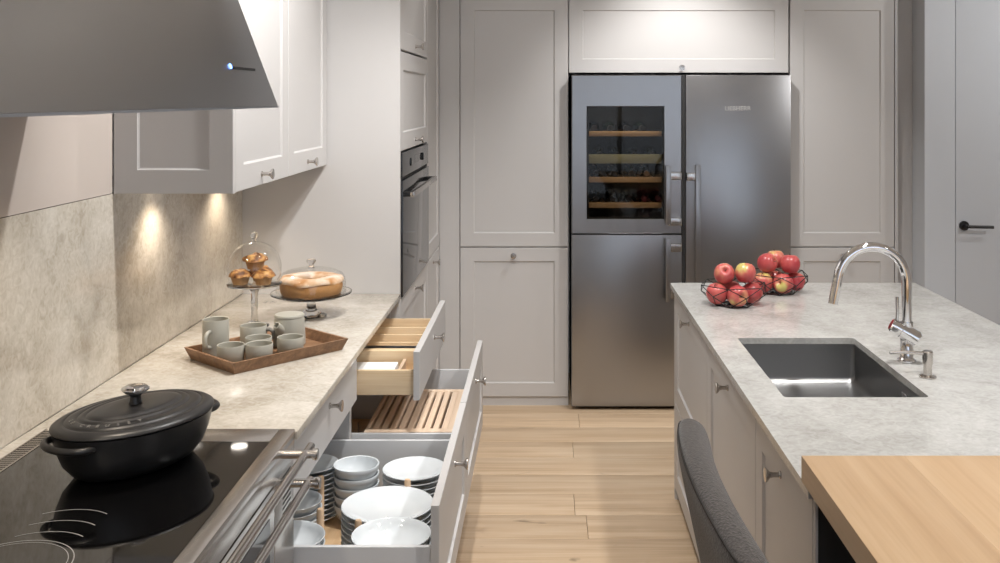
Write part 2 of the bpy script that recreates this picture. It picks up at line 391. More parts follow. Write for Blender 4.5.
# ------------------------------------------------------------------ ceiling spotlights
for i, (p, aim, w, cone) in enumerate(SPOTS):
    t = thing('ceiling_spotlight', 'ceiling', 'spotlight', (p[0], p[1], CEIL-.12), 'ceiling spotlights above the kitchen')
    t['label'] = 'small white ceiling spotlight ' + ['above the aisle beside the range', 'above the left worktop edge', 'above the middle of the aisle', 'right above the steel fridge', 'in front of the left tall cabinet',
        'in front of the grey wall door', 'above the oak breakfast bar', 'above the island sink', 'aimed at the wall cabinet doors', 'beyond the island on the right', 'in the room right of the breakfast bar', 'behind the viewpoint'][i]
    MB().lathe([(.05, 0), (.05, .012), (.012, .014), (.012, .04)], (p[0], p[1], CEIL-.04), 24).build('mount', CEILM, t)
    d = (Vector(aim)-Vector((p[0], p[1], CEIL-.08))).normalized()
    q = d.to_track_quat('Z', 'Y').to_matrix().to_4x4()
    MB().lathe([(.03, -.05), (.045, -.045), (.045, .045), (.040, .045), (.040, .02)], (p[0], p[1], CEIL-.08), 24, q).build('lamp_head', CEILM, t)
    MB().lathe([(.039, .022), (.0, .024)], (p[0], p[1], CEIL-.08), 24, q).build('lens', LAMPGLOW, t)
    lp = Vector((p[0], p[1], CEIL-.08)) + d*.055
    lamp('spot_light', 'SPOT', lp, w, NEUT, lp+d, spot_size=math.radians(cone), spot_blend=.8, shadow_soft_size=.04)

# ------------------------------------------------------------------ cabinet helpers
def knob_mb(p, d):
    q = Vector(d).to_track_quat('Z', 'Y').to_matrix().to_4x4()
    return MB().lathe([(.009, 0), (.009, .003), (.006, .005), (.0056, .018), (.0075, .026), (.0145, .032), (.0165, .0345), (.0165, .0375), (.0, .0385)], p, 18, q)
def shaker_mb(face, plane, a0, a1, z0, z1, t=.02, st=.075, rec=.007, ch=.0018):
    def P(u, v, d):
        return {'+X': (plane-d, u, v), '-X': (plane+d, u, v), '-Y': (u, plane+d, v)}[face]
    def ring(i, d): return [P(a0+i, z0+i, d), P(a1-i, z0+i, d), P(a1-i, z1-i, d), P(a0+i, z1-i, d)]
    rs = [ring(0, t), ring(0, ch), ring(ch, 0)]
    if st: rs += [ring(st, 0), ring(st+.0015, .0025), ring(st+.006, rec)]
    return MB().rings(rs)
DIRV = {'+X': (1, 0, 0), '-X': (-1, 0, 0), '-Y': (0, -1, 0)}
def door(parent, face, plane, a0, a1, z0, z1, knob=None, name='door', st=.075, mat=None):
    g = .0016
    o = shaker_mb(face, plane, a0+g, a1-g, z0+g, z1-g, st=st).build(name, mat or CAB, parent, ang=20)
    if knob:
        u, v = knob
        p = {'+X': (plane, u, v), '-X': (plane, u, v), '-Y': (u, plane, v)}[face]
        knob_mb(p, DIRV[face]).build('knob', NICKEL, o)
    return o

# ------------------------------------------------------------------ back wall: tall units and fridge
BY = 5.58      # door plane
def tall_back(name, x0, x1, label, splits):
    t = thing(name, label, 'cabinet', ((x0+x1)/2, BY+.3, 0))
    B((x0, BY+.021, .05), (x1, YB-.01, 2.44)).build('body', CAB, t)
    B((x0, BY+.012, 0), (x1, BY+.05, .049)).build('plinth', CAB, t)
    for z0, z1, k in splits: door(t, '-Y', BY, x0, x1, z0, z1, k)
    return t
f = thing('corner_filler', 'plain tall greige filler panel in the corner beside the pantry', 'panel', (-.54, BY+.1, 0))
B((-.598, BY+.004, 0), (-.4855, BY+.024, 2.44)).build('panel', CAB, f)
tall_back('tall_cabinet', -.483, .122, 'tall greige shaker cabinet left of the steel fridge', [(.887, 2.285, None), (.05, .884, (-.183, .842)), (2.288, 2.44, None)])
ob = thing('bridge_cabinet', 'wide greige cabinet above the steel fridge with one lift-up door', 'cabinet', (.74, BY+.3, 1.857))
B((.124, BY+.021, 1.90), (1.352, YB-.01, 2.44)).build('body', CAB, ob)
B((.124, BY+.021, 1.86), (1.352, BY+.3, 1.90)).build('bottom_panel', CAB, ob)
door(ob, '-Y', BY, .124, 1.352, 1.857, 2.285, (.752, 1.886))
door(ob, '-Y', BY, .124, 1.352, 2.288, 2.44)
tall_back('tall_cabinet', 1.358, 1.942, 'tall greige shaker cabinet right of the steel fridge', [(.887, 2.285, None), (.05, .884, (1.65, .842)), (2.288, 2.44, None)])
f = thing('end_filler', 'narrow darker greige filler strip beside the grey wall corner', 'panel', (2.0, BY+.1, 0))
B((1.945, BY+.02, 0), (2.049, BY+.04, 2.44)).build('panel', CAB, f)
B((1.945, BY+.002, 0), (1.962, BY+.0195, 2.44)).build('edge_strip', CAB, f)

# fridge
FY = 5.50
fz0, fz1 = .03, 1.848
fr_ = thing('refrigerator', 'stainless steel side-by-side fridge freezer with a wine cooler door', 'refrigerator', (.74, FY+.3, 0))
x0, xm, x1 = .134, .754, 1.348
bd = MB(); bd.box((x0+.006, FY+.055, .03), (x0+.03, FY+.62, 1.846)); bd.box((x1-.03, FY+.055, .03), (x1-.006, FY+.62, 1.846)); bd.box((x0+.03, FY+.60, .03), (x1-.03, FY+.62, 1.846))
bd.box((x0+.03, FY+.055, 1.826), (x1-.03, FY+.6, 1.846)); bd.box((x0+.03, FY+.055, .03), (x1-.03, FY+.6, .06)); bd.box((xm-.012, FY+.055, .06), (xm+.012, FY+.6, 1.826)); bd.box((x0+.03, FY+.055, .93), (xm-.012, FY+.6, .97))
bd.box((xm+.012, FY+.06, .06), (x1-.03, FY+.08, 1.826)); bd.box((x0+.03, FY+.06, .06), (xm-.012, FY+.08, .93))
bd.build('housing', DARKIN, fr_)
# wine door frame
wx0, wx1, wz0, wz1 = .222, .647, 1.052, 1.672
dl0, dl1 = x0+.004, xm-.010
m = MB(); zs0, zs1 = .972, 1.844
m.box((dl0, FY, zs0), (wx0, FY+.05, zs1), .004); m.box((wx1, FY, zs0), (dl1, FY+.05, zs1), .004)
m.box((wx0-.004, FY, wz1), (wx1+.004, FY+.05, zs1), .0); m.box((wx0-.004, FY, zs0), (wx1+.004, FY+.05, wz0), .0)
wdm = MB()
def frame_ring(o, i): return None
ro = [(dl0, zs0), (dl1, zs0), (dl1, zs1), (dl0, zs1)]; ri = [(wx0, wz0), (wx1, wz0), (wx1, wz1), (wx0, wz1)]
def R_(ring, yy, ins=0):
    cx = sum(p[0] for p in ring)/4; cz = sum(p[1] for p in ring)/4
    return [(p[0]+(ins if p[0] < cx else -ins), yy, p[1]+(ins if p[1] < cz else -ins)) for p in ring]
wdm.rings([R_(ri, FY+.05), R_(ro, FY+.05), R_(ro, FY+.004), R_(ro, FY, .004), R_(ri, FY, -.002), R_(ri, FY+.003), R_(ri, FY+.05)], cap0=False, cap1=False)
wd = wdm.build('wine_door', ST_F, fr_, ang=30)
B((wx0, FY+.006, wz0), (wx1, FY+.009, wz1)).build('glass_pane', WINEGL, wd)
gk = MB(); gk.rings([R_(ri, FY+.0095), R_(ri, FY+.0095, .012), R_(ri, FY+.016, .012), R_(ri, FY+.016)], cap0=False, cap1=False); gk.build('black_border', BLKM, wd)
B((dl0, FY, .022), (dl1, FY+.05, .965), .004).build('freezer_door', ST_F, fr_)
rd = B((xm+.012, FY, .022), (x1-.004, FY+.05, 1.844), .004).build('fridge_door', ST_F, fr_)
B((xm-.008, FY+.012, .05), (xm+.010, FY+.054, 1.844)).build('centre_trim', CHAR, fr_)
def fhandle(par, bx, z0, z1, brs, bx_to):
    o = B((bx-.014, FY-.058, z0), (bx+.014, FY-.046, z1), .002).build('handle', ST_F, par)
    for z in brs:
        B((min(bx, bx_to), FY-.05, z-.021), (max(bx, bx_to), FY-.001, z+.021), .003).build('handle_bracket', HANDLE, o)
fhandle(wd, .664, 1.028, 1.348, (1.292, 1.042), .738)
fhandle(bpy.data.objects['freezer_door'], .664, .607, .952, (.90, .645), .738)
fhandle(rd, .826, .60, 1.353, (1.288, .645), .766)
for xx in (x0+.03, x1-.03): MB().cyl((xx, FY+.08, 0), (xx, FY+.08, .029), .018).build('foot', NICKEL, fr_)
B((x0+.03, FY+.05, .004), (x1-.03, FY+.06, .021)).build('base_grille', DARKIN, fr_)
def text_mb(body, size, M, extrude=.0006):
    cu = bpy.data.curves.new('t', 'FONT'); cu.body = body; cu.size = size; cu.align_x = 'CENTER'; cu.align_y = 'CENTER'; cu.extrude = extrude; cu.resolution_u = 3
    o = bpy.data.objects.new('t', cu); C.objects.link(o)
    dg = bpy.context.evaluated_depsgraph_get(); me = bpy.data.meshes.new_from_object(o.evaluated_get(dg))
    vs = [v.co.copy() for v in me.vertices]; fs = [tuple(p.vertices) for p in me.polygons]
    bpy.data.objects.remove(o); bpy.data.curves.remove(cu); bpy.data.meshes.remove(me)
    return vs, fs
FACEY = Matrix.Rotation(PI/2, 4, 'X')
vs, fs = text_mb('LIEBHERR', .034, None)
lm = MB(); lm.add(vs, fs, Matrix.Translation((1.052, FY-.0006, 1.660)) @ FACEY); lm.build('lettering', LETTER, rd, flat=True, recalc=False)
# cooler shelves + bottles
BOT = [plain('bottle_green', srgb(26, 34, 24), .12), plain('bottle_dark', srgb(16, 15, 17), .12)]
CAPS = [plain('capsule_red', srgb(92, 28, 36), .4), plain('capsule_tan', srgb(150, 120, 92), .4), plain('capsule_black', srgb(28, 26, 28), .4)]
SHW = wood('cooler_shelf', srgb(150, 118, 82), srgb(178, 146, 106), srgb(196, 166, 128), 0, .5, 2)
rows = {1.512: 'top', 1.262: 'third', 1.122: 'bottom'}
for z, hgt in ((1.518, .028), (1.378, .05), (1.262, .03), (1.120, .03)):
    s_ = B((wx0-.03, FY+.075, z-hgt/2), (wx1+.03, FY+.10, z+hgt/2), .003).build('shelf_front', SHW if hgt < .05 else plain('label_shelf', srgb(150, 150, 118), .5), fr_)
    g_ = MB()
    for k in range(9): g_.box((wx0-.02+k*.057, FY+.10, z-hgt/2), (wx0+.004+k*.057, FY+.55, z-hgt/2+.008))
    g_.build('shelf_rack', SHW, fr_)
lamp('cooler_led', 'AREA', ((wx0+wx1)/2, FY+.07, 1.80), 1.6, (1, .9, .75), ((wx0+wx1)/2, FY+.12, 1.0), shape='RECTANGLE', size=.4, size_y=.03)
def bottle(x, z, ys, cap, label):
    q = Matrix.Rotation(-PI/2, 4, 'X')   # local z -> +y
    t = thing('wine_bottle', label, 'bottle', (x, ys+.15, z-.037), 'bottles in the wine cooler')
    MB().lathe([(.013, .06), (.014, .09), (.022, .115), (.036, .15), (.037, .17), (.037, .32), (.03, .325)], (x, ys, z), 18, q).build('bottle_body', BOT[int(abs(x)*100) % 2], t)
    MB().lathe([(.0, .0), (.015, .001), (.0155, .01), (.0145, .012), (.0145, .06)], (x, ys, z), 16, q).build('capsule', CAPS[cap], t)
ordn = ['first', 'second', 'third', 'fourth', 'fifth', 'sixth', 'seventh', 'eighth', 'ninth', 'tenth', 'eleventh', 'twelfth']
for zz, nm, pts in ((1.504+.008+.037, 'top shelf', [(.27, 2), (.36, 2), (.45, 2), (.54, 2)]), (1.353+.0455, 'pale second shelf', [(.30, 2), (.40, 2), (.50, 2), (.60, 2)]),
                (1.247+.0455, 'third shelf', [(.28, 2), (.38, 2), (.48, 2), (.565, 1)]), (1.105+.0455, 'bottom shelf', [(.28, 2), (.37, 2), (.46, 2), (.55, 0), (.63, 0)])):
    for i, (bx_, cp) in enumerate(pts):
        bottle(bx_, zz, FY+.125, cp, f'wine bottle lying {ordn[i]} from the left on the {nm} of the cooler')

# ------------------------------------------------------------------ left run: tall oven unit
FXL = -.598
to = thing('oven_tower', 'tall greige cabinet tower housing the black built-in oven', 'cabinet', (-.92, 4.55, 0))
bd = MB(); bd.box((-1.25, 4.082, 0), (FXL, 4.102, 2.44)); bd.box((-1.25, 5.0, .05), (FXL-.021, 5.018, 2.44)); bd.box((-1.25, 4.102, .05), (-1.235, 5.0, 2.44))
bd.box((-1.235, 4.102, .05), (FXL-.021, 5.0, .07)); bd.box((-1.235, 4.102, .878), (FXL-.021, 5.0, .896)); bd.box((-1.235, 4.102, 1.494), (FXL-.021, 5.0, 1.512)); bd.box((-1.235, 4.102, 2.42), (FXL-.021, 5.0, 2.44))
bd.box((-1.2, 4.102, 0), (FXL-.05, 5.0, .05))
bd.build('body', CAB, to)
door(to, '+X', FXL, 4.104, 5.016, .05, .47, (4.56, .43), 'drawer')
door(to, '+X', FXL, 4.104, 5.016, .473, .892, (4.56, .852), 'drawer')
door(to, '+X', FXL, 4.104, 5.016, 1.497, 1.912, (4.56, 1.53))
door(to, '+X', FXL, 4.104, 5.016, 1.918, 2.44, (4.56, 1.952))
ov = thing('built_in_oven', 'black glass built-in oven with a steel bar handle', 'oven', (-.9, 4.56, .898))
B((-1.2, 4.12, .90), (FXL-.02, 4.996, 1.49)).build('oven_body', DARKIN, ov)
cp = B((FXL-.02, 4.108, 1.392), (FXL+.006, 5.012, 1.491), .002).build('control_panel', OVENGL, ov)
B((FXL+.0061, 4.50, 1.425), (FXL+.0068, 4.64, 1.462)).build('display', plain('oven_display', srgb(96, 98, 100), .2), cp)
for yy in (4.36, 4.78): MB().lathe([(.018, 0), (.018, .004), (.014, .006), (0, .006)], (FXL+.006, yy, 1.44), 20, Matrix.Rotation(PI/2, 4, 'Y')).build('dial', OVENGL, cp)
od = B((FXL-.02, 4.108, .899), (FXL+.008, 5.012, 1.377), .002).build('oven_door', OVENGL, ov)
B((FXL+.035, 4.135, 1.308), (FXL+.052, 4.985, 1.330), .002).build('handle', HANDLE, od)
mm = MB()
for yy in (4.165, 4.955): mm.box((FXL+.008, yy-.025, 1.309), (FXL+.036, yy+.025, 1.329), .002)
mm.build('handle_mount', BLKM, od)
B((FXL-.016, 4.108, 1.378), (FXL-.002, 5.012, 1.391)).build('vent_gap', DARKIN, ov)
tp = thing('pantry_cabinet', 'narrow tall greige pantry cabinet in the corner beyond the oven', 'cabinet', (-.92, 5.3, 0))
B((-1.25, 5.02, .05), (FXL-.021, 5.579, 2.44)).build('body', CAB, tp)
B((-1.2, 5.02, 0), (FXL-.05, 5.579, .049)).build('plinth', PLINTH, tp)
door(tp, '+X', FXL, 5.02, 5.575, .895, 2.44, None)
door(tp, '+X', FXL, 5.02, 5.575, .05, .892, (5.27, .852))

# ------------------------------------------------------------------ left run: base units, worktop, backsplash
WT = .92
FX = -.615; CX = -1.235
def carcass(t, y0, y1):
    m = MB()
    m.box((CX, y0, .05), (FX-.021, y0+.016, .899)); m.box((CX, y1-.016, .05), (FX-.021, y1, .899)); m.box((CX, y0+.016, .05), (FX-.021, y1-.016, .066)); m.box((CX, y0+.016, .066), (CX+.01, y1-.016, .899))
    m.build('body', CAB, t)
    B((CX, y0, 0), (FX-.06, y1, .049)).build('plinth', PLINTH, t)
def pulled_drawer(t, y0, y1, z0, z1, plane, zb, zs, depth, kz):
    d = door(t, '+X', plane, y0, y1, z0, z1, ((y0+y1)/2, kz), 'drawer')
    xb = plane-.021-depth
    ya, yb = y0+.025, y1-.025
    for a, b in ((ya, ya+.014), (yb-.014, yb)): B((xb, a, zb), (plane-.021, b, zs), .002).build('drawer_side', METALGREY, d)
    B((xb, ya+.0145, zb), (xb+.012, yb-.0145, zs)).build('drawer_back', METALGREY, d)
    B((xb+.0125, ya+.0145, zb), (plane-.021, yb-.0145, zb+.012)).build('drawer_bottom', PLY, d)
    return d
Y0, Y1, Y2 = 2.42, 3.244, 4.078
u1 = thing('base_cabinet', 'greige base cabinet beside the range with its crockery drawer pulled open', 'cabinet', (-.92, (Y0+Y1)/2, 0))
carcass(u1, Y0, Y1)
door(u1, '+X', FX, Y0, Y1, .738, .895, ((Y0+Y1)/2, .846), 'drawer', st=0)
pulled_drawer(u1, Y0, Y1, .385, .732, -.260, .41, .62, .545, .682)
door(u1, '+X', FX, Y0, Y1, .05, .382, ((Y0+Y1)/2, .335), 'drawer')
u2 = thing('base_cabinet', 'greige base cabinet beside the oven tower with two drawers pulled open', 'cabinet', (-.92, (Y1+Y2)/2, 0))
carcass(u2, Y1, Y2)
d2 = pulled_drawer(u2, Y1, Y2, .385, .732, -.260, .41, .62, .545, .682)
door(u2, '+X', FX, Y1, Y2, .05, .382, ((Y1+Y2)/2, .335), 'drawer')
dt = door(u2, '+X', -.412, Y1, Y2, .735, .895, ((Y1+Y2)/2, .842), 'drawer', st=0)
xb, xf = -.93, -.433; ya, yb = Y1+.03, Y2-.03
for a, b in ((ya, ya+.014), (yb-.014, yb)): B((xb, a, .745), (xf, b, .826), .0015).build('drawer_side', MAPLE_X, dt)
B((xb, ya+.0145, .745), (xb+.012, yb-.0145, .826)).build('drawer_back', MAPLE_Y, dt)
B((xf-.012, ya+.0145, .745), (xf-.0005, yb-.0145, .815)).build('drawer_front_inner', MAPLE_Y, dt)
B((xb+.0125, ya+.0145, .745), (xf-.0125, yb-.0145, .755)).build('drawer_bottom', MAPLE_X, dt)
B((xb+.0125, 3.50, .7555), (xf-.0125, 3.575, .833), .001).build('knife_block', MAPLE_X, dt)
for yy in (3.68, 3.80, 3.92): B((xb+.0125, yy, .7555), (xf-.0125, yy+.012, .818), .001).build('divider', MAPLE_X, dt)
B((-.50, 3.2895, .7555), (-.49, 3.4995, .805)).build('divider', MAPLE_Y, dt)
tag(B((-.72, 3.31, .7555), (-.515, 3.48, .800), .003).build('white_card_box', WHITEP), 'flat white box in the near compartment of the wooden drawer', 'box')
# knife lying on the dividers
kt = thing('kitchen_knife', 'black-handled knife lying across the wooden drawer insert', 'knife', (-.6, 3.55, .8335))
MB().prism([(-.80, .8335), (-.66, .8335), (-.66, .8475), (-.80, .846)], 3.545, 3.565).build('handle', BLKM, kt)
MB().prism([(-.6599, .8335), (-.44, .8335), (-.45, .8345), (-.6599, .8355)], 3.535, 3.565).build('blade', plain('black_blade', srgb(40, 40, 42), .3, metal=.6), kt)

wtl = tag(B((-1.24, 2.394, .90), (-.596, 4.0805, WT), .0018).box((-1.24, 1.15, .9056), (-1.1975, 2.394, WT)).build('worktop', STONE_L), 'polished beige quartzite worktop along the left wall', 'worktop')
bs = tag(B((-1.2545, .9, .921), (-1.2405, 4.0805, 1.444)).build('backsplash', STONE_L), 'polished beige quartzite backsplash slab behind the range', 'backsplash')
wpn = tag(B((-1.2545, .9, 1.446), (-1.2405, 2.857, 2.6)).build('wall_panel', PANELBACK), 'glossy beige wall panel behind the steel hood', 'panel')
# upper cabinet
UXF = -.895
uc = thing('wall_cabinet', 'pale wall cabinet with two shaker doors above the tray', 'cabinet', (-1.07, 3.46, 1.444))
B((-1.24, 2.882, 1.446), (UXF-.021, 4.078, 2.44)).build('body', CAB, uc)
shaker_mb('-Y', 2.858, -1.238, UXF, 1.444, 2.44, st=.068, rec=.005).build('end_panel', CAB, uc, ang=20)
door(uc, '+X', UXF, 2.8785, 3.468, 1.444, 2.44, (3.14, 1.480))
door(uc, '+X', UXF, 3.469, 4.076, 1.444, 2.44, (3.745, 1.480))
for yy in (3.13, 3.76):
    l_ = MB().lathe([(.0, 1.4425), (.026, 1.4425), (.03, 1.4445), (.03, 1.4455)], (-1.155, yy, 0), 24).build('downlight', LAMPGLOW, uc)
    lamp('cabinet_downlight', 'SPOT', (-1.15, yy, 1.435), 4.6, (1, .85, .68), (-1.19, yy, .9), spot_size=math.radians(125), spot_blend=.9, shadow_soft_size=.02)

# ------------------------------------------------------------------ hood
HY0, HY1 = 1.10, 2.40
def hx(z): return -.643-.376*(z-1.695)
hd = thing('range_hood', 'large brushed steel extractor hood with a sloping front above the range', 'hood', (-.95, 1.75, 1.695))
MB().prism([(hx(1.7), 1.7), (hx(2.70), 2.70), (-1.2385, 2.70), (-1.2385, 1.7)], HY0, HY1).build('canopy', ST_H, hd)
lp_ = MB()
for a, b in (((-.643, HY0, 1.695), (-.663, HY1, 1.6995)), ((-1.2385, HY0, 1.695), (-1.218, HY1, 1.6995)), ((-1.2175, HY0, 1.695), (-.6635, HY0+.02, 1.6995)), ((-1.2175, HY1-.02, 1.695), (-.6635, HY1, 1.6995))): lp_.box(a, b)
lp_.build('rim', ST_H, hd)
for k in range(3): B((-1.15, HY0+.1+k*.37, 1.6965), (-.75, HY0+.45+k*.37, 1.6995)).build('grease_filter', NICKEL, hd)
sl = B((hx(1.782)-.004, 2.15, 1.780), (hx(1.782)+.0018, 2.315, 1.786)).build('control_slot', BLKM, hd)
MB().lathe([(0, 0), (.006, 0), (.0055, .002), (0, .003)], (hx(1.786)+.0005, 2.14, 1.786), 16, Matrix.Rotation(PI/2-.36, 4, 'Y')).build('indicator_light', LEDBLUE, hd)
for yy in (1.45, 2.05):
    MB().lathe([(.0, 1.6975), (.028, 1.6975), (.032, 1.6982), (.032, 1.6995)], (-.705, yy, 0), 20).build('hood_lamp', LAMPGLOW, hd)
    lamp('hood_light', 'SPOT', (-.85, yy, 1.685), 8, (1, .86, .70), (-1.0, yy, .9), spot_size=math.radians(125), spot_blend=.8, shadow_soft_size=.03)

# ------------------------------------------------------------------ range cooker
RY0, RY1 = 1.15, 2.390; RZ = .928; RX = -.600
rg = thing('range_cooker', 'stainless steel range cooker with a black glass induction top', 'cooker', (-.92, 1.77, 0))
B((-1.238, RY0, .08), (RX-.03, RY1, .905)).build('body', ST_R, rg)
tr = MB()
tr.box((-1.152, RY1-.088, .9055), (RX-.037, RY1, RZ), .002); tr.box((RX-.037, RY0, .9055), (RX, RY1, RZ), .003); tr.box((-1.152, RY0, .9055), (RX-.037, RY0+.05, RZ), .002)
tr.build('top_trim', ST_R, rg)
B((-1.1515, RY0+.0505, .9055), (RX-.0375, RY1-.0885, RZ-.001)).build('glass_top', GLASSBLK, rg)
vg = MB(); vg.box((-1.196, RY0, .9055), (-1.1525, RY1, RZ-.006)); vg.box((-1.196, RY0, RZ-.006), (-1.192, RY1, RZ)); vg.box((-1.158, RY0, RZ-.006), (-1.1525, RY1, RZ))
vg.build('rear_trim', ST_R, rg)
vs_ = MB(); k = RY0+.01
while k < RY1-.01: vs_.box((-1.1915, k, RZ-.0055), (-1.1585, k+.006, RZ-.0005)); k += .012
vs_.build('vent_grille', NICKEL, rg)
# front: control fascia, oven door with glass, side column
B((RX-.0295, RY0, .862), (RX-.002, RY1, .905), .002).build('fascia', ST_R, rg)
B((RX-.0295, RY1-.165, .08), (RX-.004, RY1, .8615), .002).build('side_column', ST_R, rg)
sv = MB()
for k in range(9): sv.box((RX-.0045, RY1-.10, .845-k*.012), (RX-.0035, RY1-.03, .850-k*.012))
sv.build('vent_slots', DARKIN, rg)
od = B((RX-.0295, RY0, .22), (RX-.004, RY1-.17, .855), .002).build('oven_door', ST_R, rg)
B((RX-.0038, RY0+.05, .28), (RX-.0028, RY1-.21, .80)).build('oven_window', OVENGL, od)
def rail(z, xo, yend, par, ypost, nm):
    pm = MB(); pm.cyl((xo, RY0, z), (xo, yend, z), .0095, n=18); o = pm.build(nm, HANDLE, par)
    for yp in (ypost, RY0+.06):
        MB().lathe([(.010, 0), (.010, -RX+xo-.006-.004), (.010, -RX+xo+.0165), (.0135, -RX+xo+.0175), (.0135, -RX+xo+.026), (.012, -RX+xo+.028)], (RX+.0, yp, z), 16, Matrix.Rotation(PI/2, 4, 'Y')).build('rail_post', HANDLE, o)
rail(.912, -.545, 2.315, rg, 2.262, 'towel_rail')
rail(.838, -.545, 2.305, od, 2.285, 'door_handle')
B((-1.2, RY0, 0), (RX-.08, RY1, .079)).build('plinth', PLINTH, rg)
# printed zone marks on the glass
def arc_strip(m, cx, cy, rx, ry, rot, a0, a1, w=.0022, n=40):
    z = RZ-.0006
    pts = []
    for i in range(n+1):
        a = math.radians(a0+(a1-a0)*i/n)
        for s in (-w/2, w/2):
            px, py = (rx+s)*math.cos(a), (ry+s)*math.sin(a)
            pts.append((cx+px*math.cos(rot)-py*math.sin(rot), cy+px*math.sin(rot)+py*math.cos(rot), z))
    m.add(pts, [(2*i, 2*i+1, 2*i+3, 2*i+2) for i in range(n)])
mk = MB()
arc_strip(mk, -.911, 1.683, .105, .105, 0, 0, 360, .002, 72); arc_strip(mk, -.911, 1.683, .096, .096, 0, 0, 360, .0015, 72)
for yt in (1.922, 1.872, 1.824): arc_strip(mk, -.897, yt-.100, .100, .100, 0, 52, 128, .002)
mk.build('zone_marks', MARK, rg, flat=True)

# ------------------------------------------------------------------ casserole
PA, PB, PT, PCX, PCY = .178, .135, math.radians(60), -.890, 2.165
PM = Matrix.Translation((PCX, PCY, RZ)) @ Matrix.Rotation(PT, 4, 'Z')
pot = thing('casserole', 'matte black oval cast iron casserole with lid on the range', 'casserole', (PCX, PCY, RZ))
def oval(prof, n=64, sub=0): return [[((PA-d)*math.cos(2*PI*j/n), (PB-d)*math.sin(2*PI*j/n), z) for j in range(n)] for d, z in prof]
pb = MB(); pb.rings(oval([(.062, 0.0), (.054, .002), (.038, .011), (.021, .032), (.010, .06), (.004, .085), (.001, .100), (.006, .102), (.008, .098), (.03, .04), (.06, .008)]), PM)
pb.build('pot_body', BLK, pot, ang=50)
lidp = [(.006, .1025), (.0, .103), (-.002, .105), (-.001, .108), (.006, .1125), (.016, .1155), (.022, .1165), (.0235, .1152), (.026, .1152), (.028, .1180), (.034, .1195), (.046, .1222), (.049, .1205), (.052, .1206), (.0545, .1236), (.062, .1248), (.066, .1232), (.069, .1233), (.0715, .1262), (.085, .1280), (.105, .1290), (.1345, .1295)]
lid = MB().rings(oval(lidp), PM).build('lid', BLK, pot, ang=60)
MB().lathe([(.014, .1302), (.012, .137), (.011, .145), (.0145, .1505), (.0145, .151)], (0,0,0), 24, PM).build('knob_stem', BLK, lid)
kn = []
n = 40
for r, z in ((.014, .1512), (.022, .154), (.0275, .159), (.027, .164), (.021, .1675), (.012, .1685), (.001, .1688)):
    kn.append([(r*(1+.06*math.cos(8*2*PI*j/n)*(r/.0275))*math.cos(2*PI*j/n), r*(1+.06*math.cos(8*2*PI*j/n)*(r/.0275))*math.sin(2*PI*j/n), z) for j in range(n)])
MB().rings(kn, PM).build('knob', CHROME, lid, ang=60)
for s in (-1, 1):
    pts = []
    for i in range(17):
        a = PI*(i/16)-PI/2
        pts.append(PM @ Vector((s*(PA-.040+.055*max(0, math.cos(a))**.6), .064*math.sin(a), .086)))
    MB().tube(pts, .0075, 12).build('handle', BLK, pot, ang=60)
tm = MB()
word = 'LE CREUSET'
for i, chx in enumerate(word):
    if chx == ' ': continue
    # lettering ring faces the camera side (world -Y, slightly -X)
    ang = math.radians(-98 + (i-4.5)*9.8) - PT
    ex, ey = (PA-.0395)*math.cos(ang), (PB-.0395)*math.sin(ang)
    vs, fs = text_mb(chx, .013, None, .0008)
    out = math.atan2(ey/(PB**2)*PA, ex/(PA**2)*PA)
    Mx = PM @ Matrix.Translation((ex, ey, .1212)) @ Matrix.Rotation(out+PI/2, 4, 'Z') @ Matrix.Rotation(math.radians(12), 4, 'X')
    tm.add(vs, fs, Mx)
tm.build('lettering', LETTERB, lid, flat=True, recalc=False)

# ------------------------------------------------------------------ tray with tea set
TA = math.radians(48); TC = Vector((-.8674, 3.1117, WT+.0005))
TM = Matrix.Translation(TC) @ Matrix.Rotation(TA, 4, 'Z')
tl, tw, th = .203, .140, .036
tray = thing('serving_tray', 'rectangular walnut tray with flared rims holding the tea set', 'tray', TC)
MB().box((-tl+.014, -tw+.014, 0), (tl-.014, tw-.014, .008), .001, TM).build('tray_base', WALNUT, tray)
def rim(ax, s):
    m = MB(); t = .008
    vs = []
    L0, L1 = ((tw-.014, tw) if ax == 0 else (tl-.014, tl)); D0, D1 = ((tl-.014, tl) if ax == 0 else (tw-.014, tw))
    for e in (-1, 1):
        for d, z, L in ((D0-t, 0.0081, L0-t), (D0, 0.0, L0), (D1, th, L1), (D1-t, th, L1-t)):
            if ax == 0: vs.append((s*d, e*L, z))
            else: vs.append((e*L, s*d, z))
    m.add(vs, [(0,1,2,3), (7,6,5,4), (0,4,5,1), (1,5,6,2), (2,6,7,3), (3,7,4,0)], TM)
    return m
for ax in (0, 1):
    for s in (-1, 1): rim(ax, s).build('rim', WALNUT, tray)
TZ = WT+.0005+.0085
cup_prof = [(.030, 0), (.034, .001), (.0385, .006), (.040, .03), (.0405, .052), (.0395, .0535), (.0375, .052), (.0365, .012), (.028, .006), (.0, .006)]
cups = [((-.942, 2.985), 'grey stoneware cup at the front left corner of the tray'), ((-.862, 3.000), 'grey stoneware cup in the middle of the tray front'),
        ((-.887, 3.080), 'grey stoneware cup half hidden behind the middle front cup'), ((-.790, 3.085), 'grey stoneware cup in front of the teapot')]
for (cx, cy), lab in cups:
    tag(MB().lathe(cup_prof, (cx, cy, TZ), 32).build('cup', CERAM, ang=50), lab, 'cup', 'handleless cups on the walnut tray')
mug = thing('mug', 'tall grey stoneware mug at the left end of the tray', 'mug', (-1.012, 3.060, TZ))
MB().lathe([(.034, 0), (.0385, .003), (.0395, .05), (.0395, .112), (.0385, .1135), (.0365, .112), (.0365, .012), (.03, .006), (0, .006)], (-1.012, 3.060, TZ), 32).build('mug_body', CERAM, mug, ang=50)
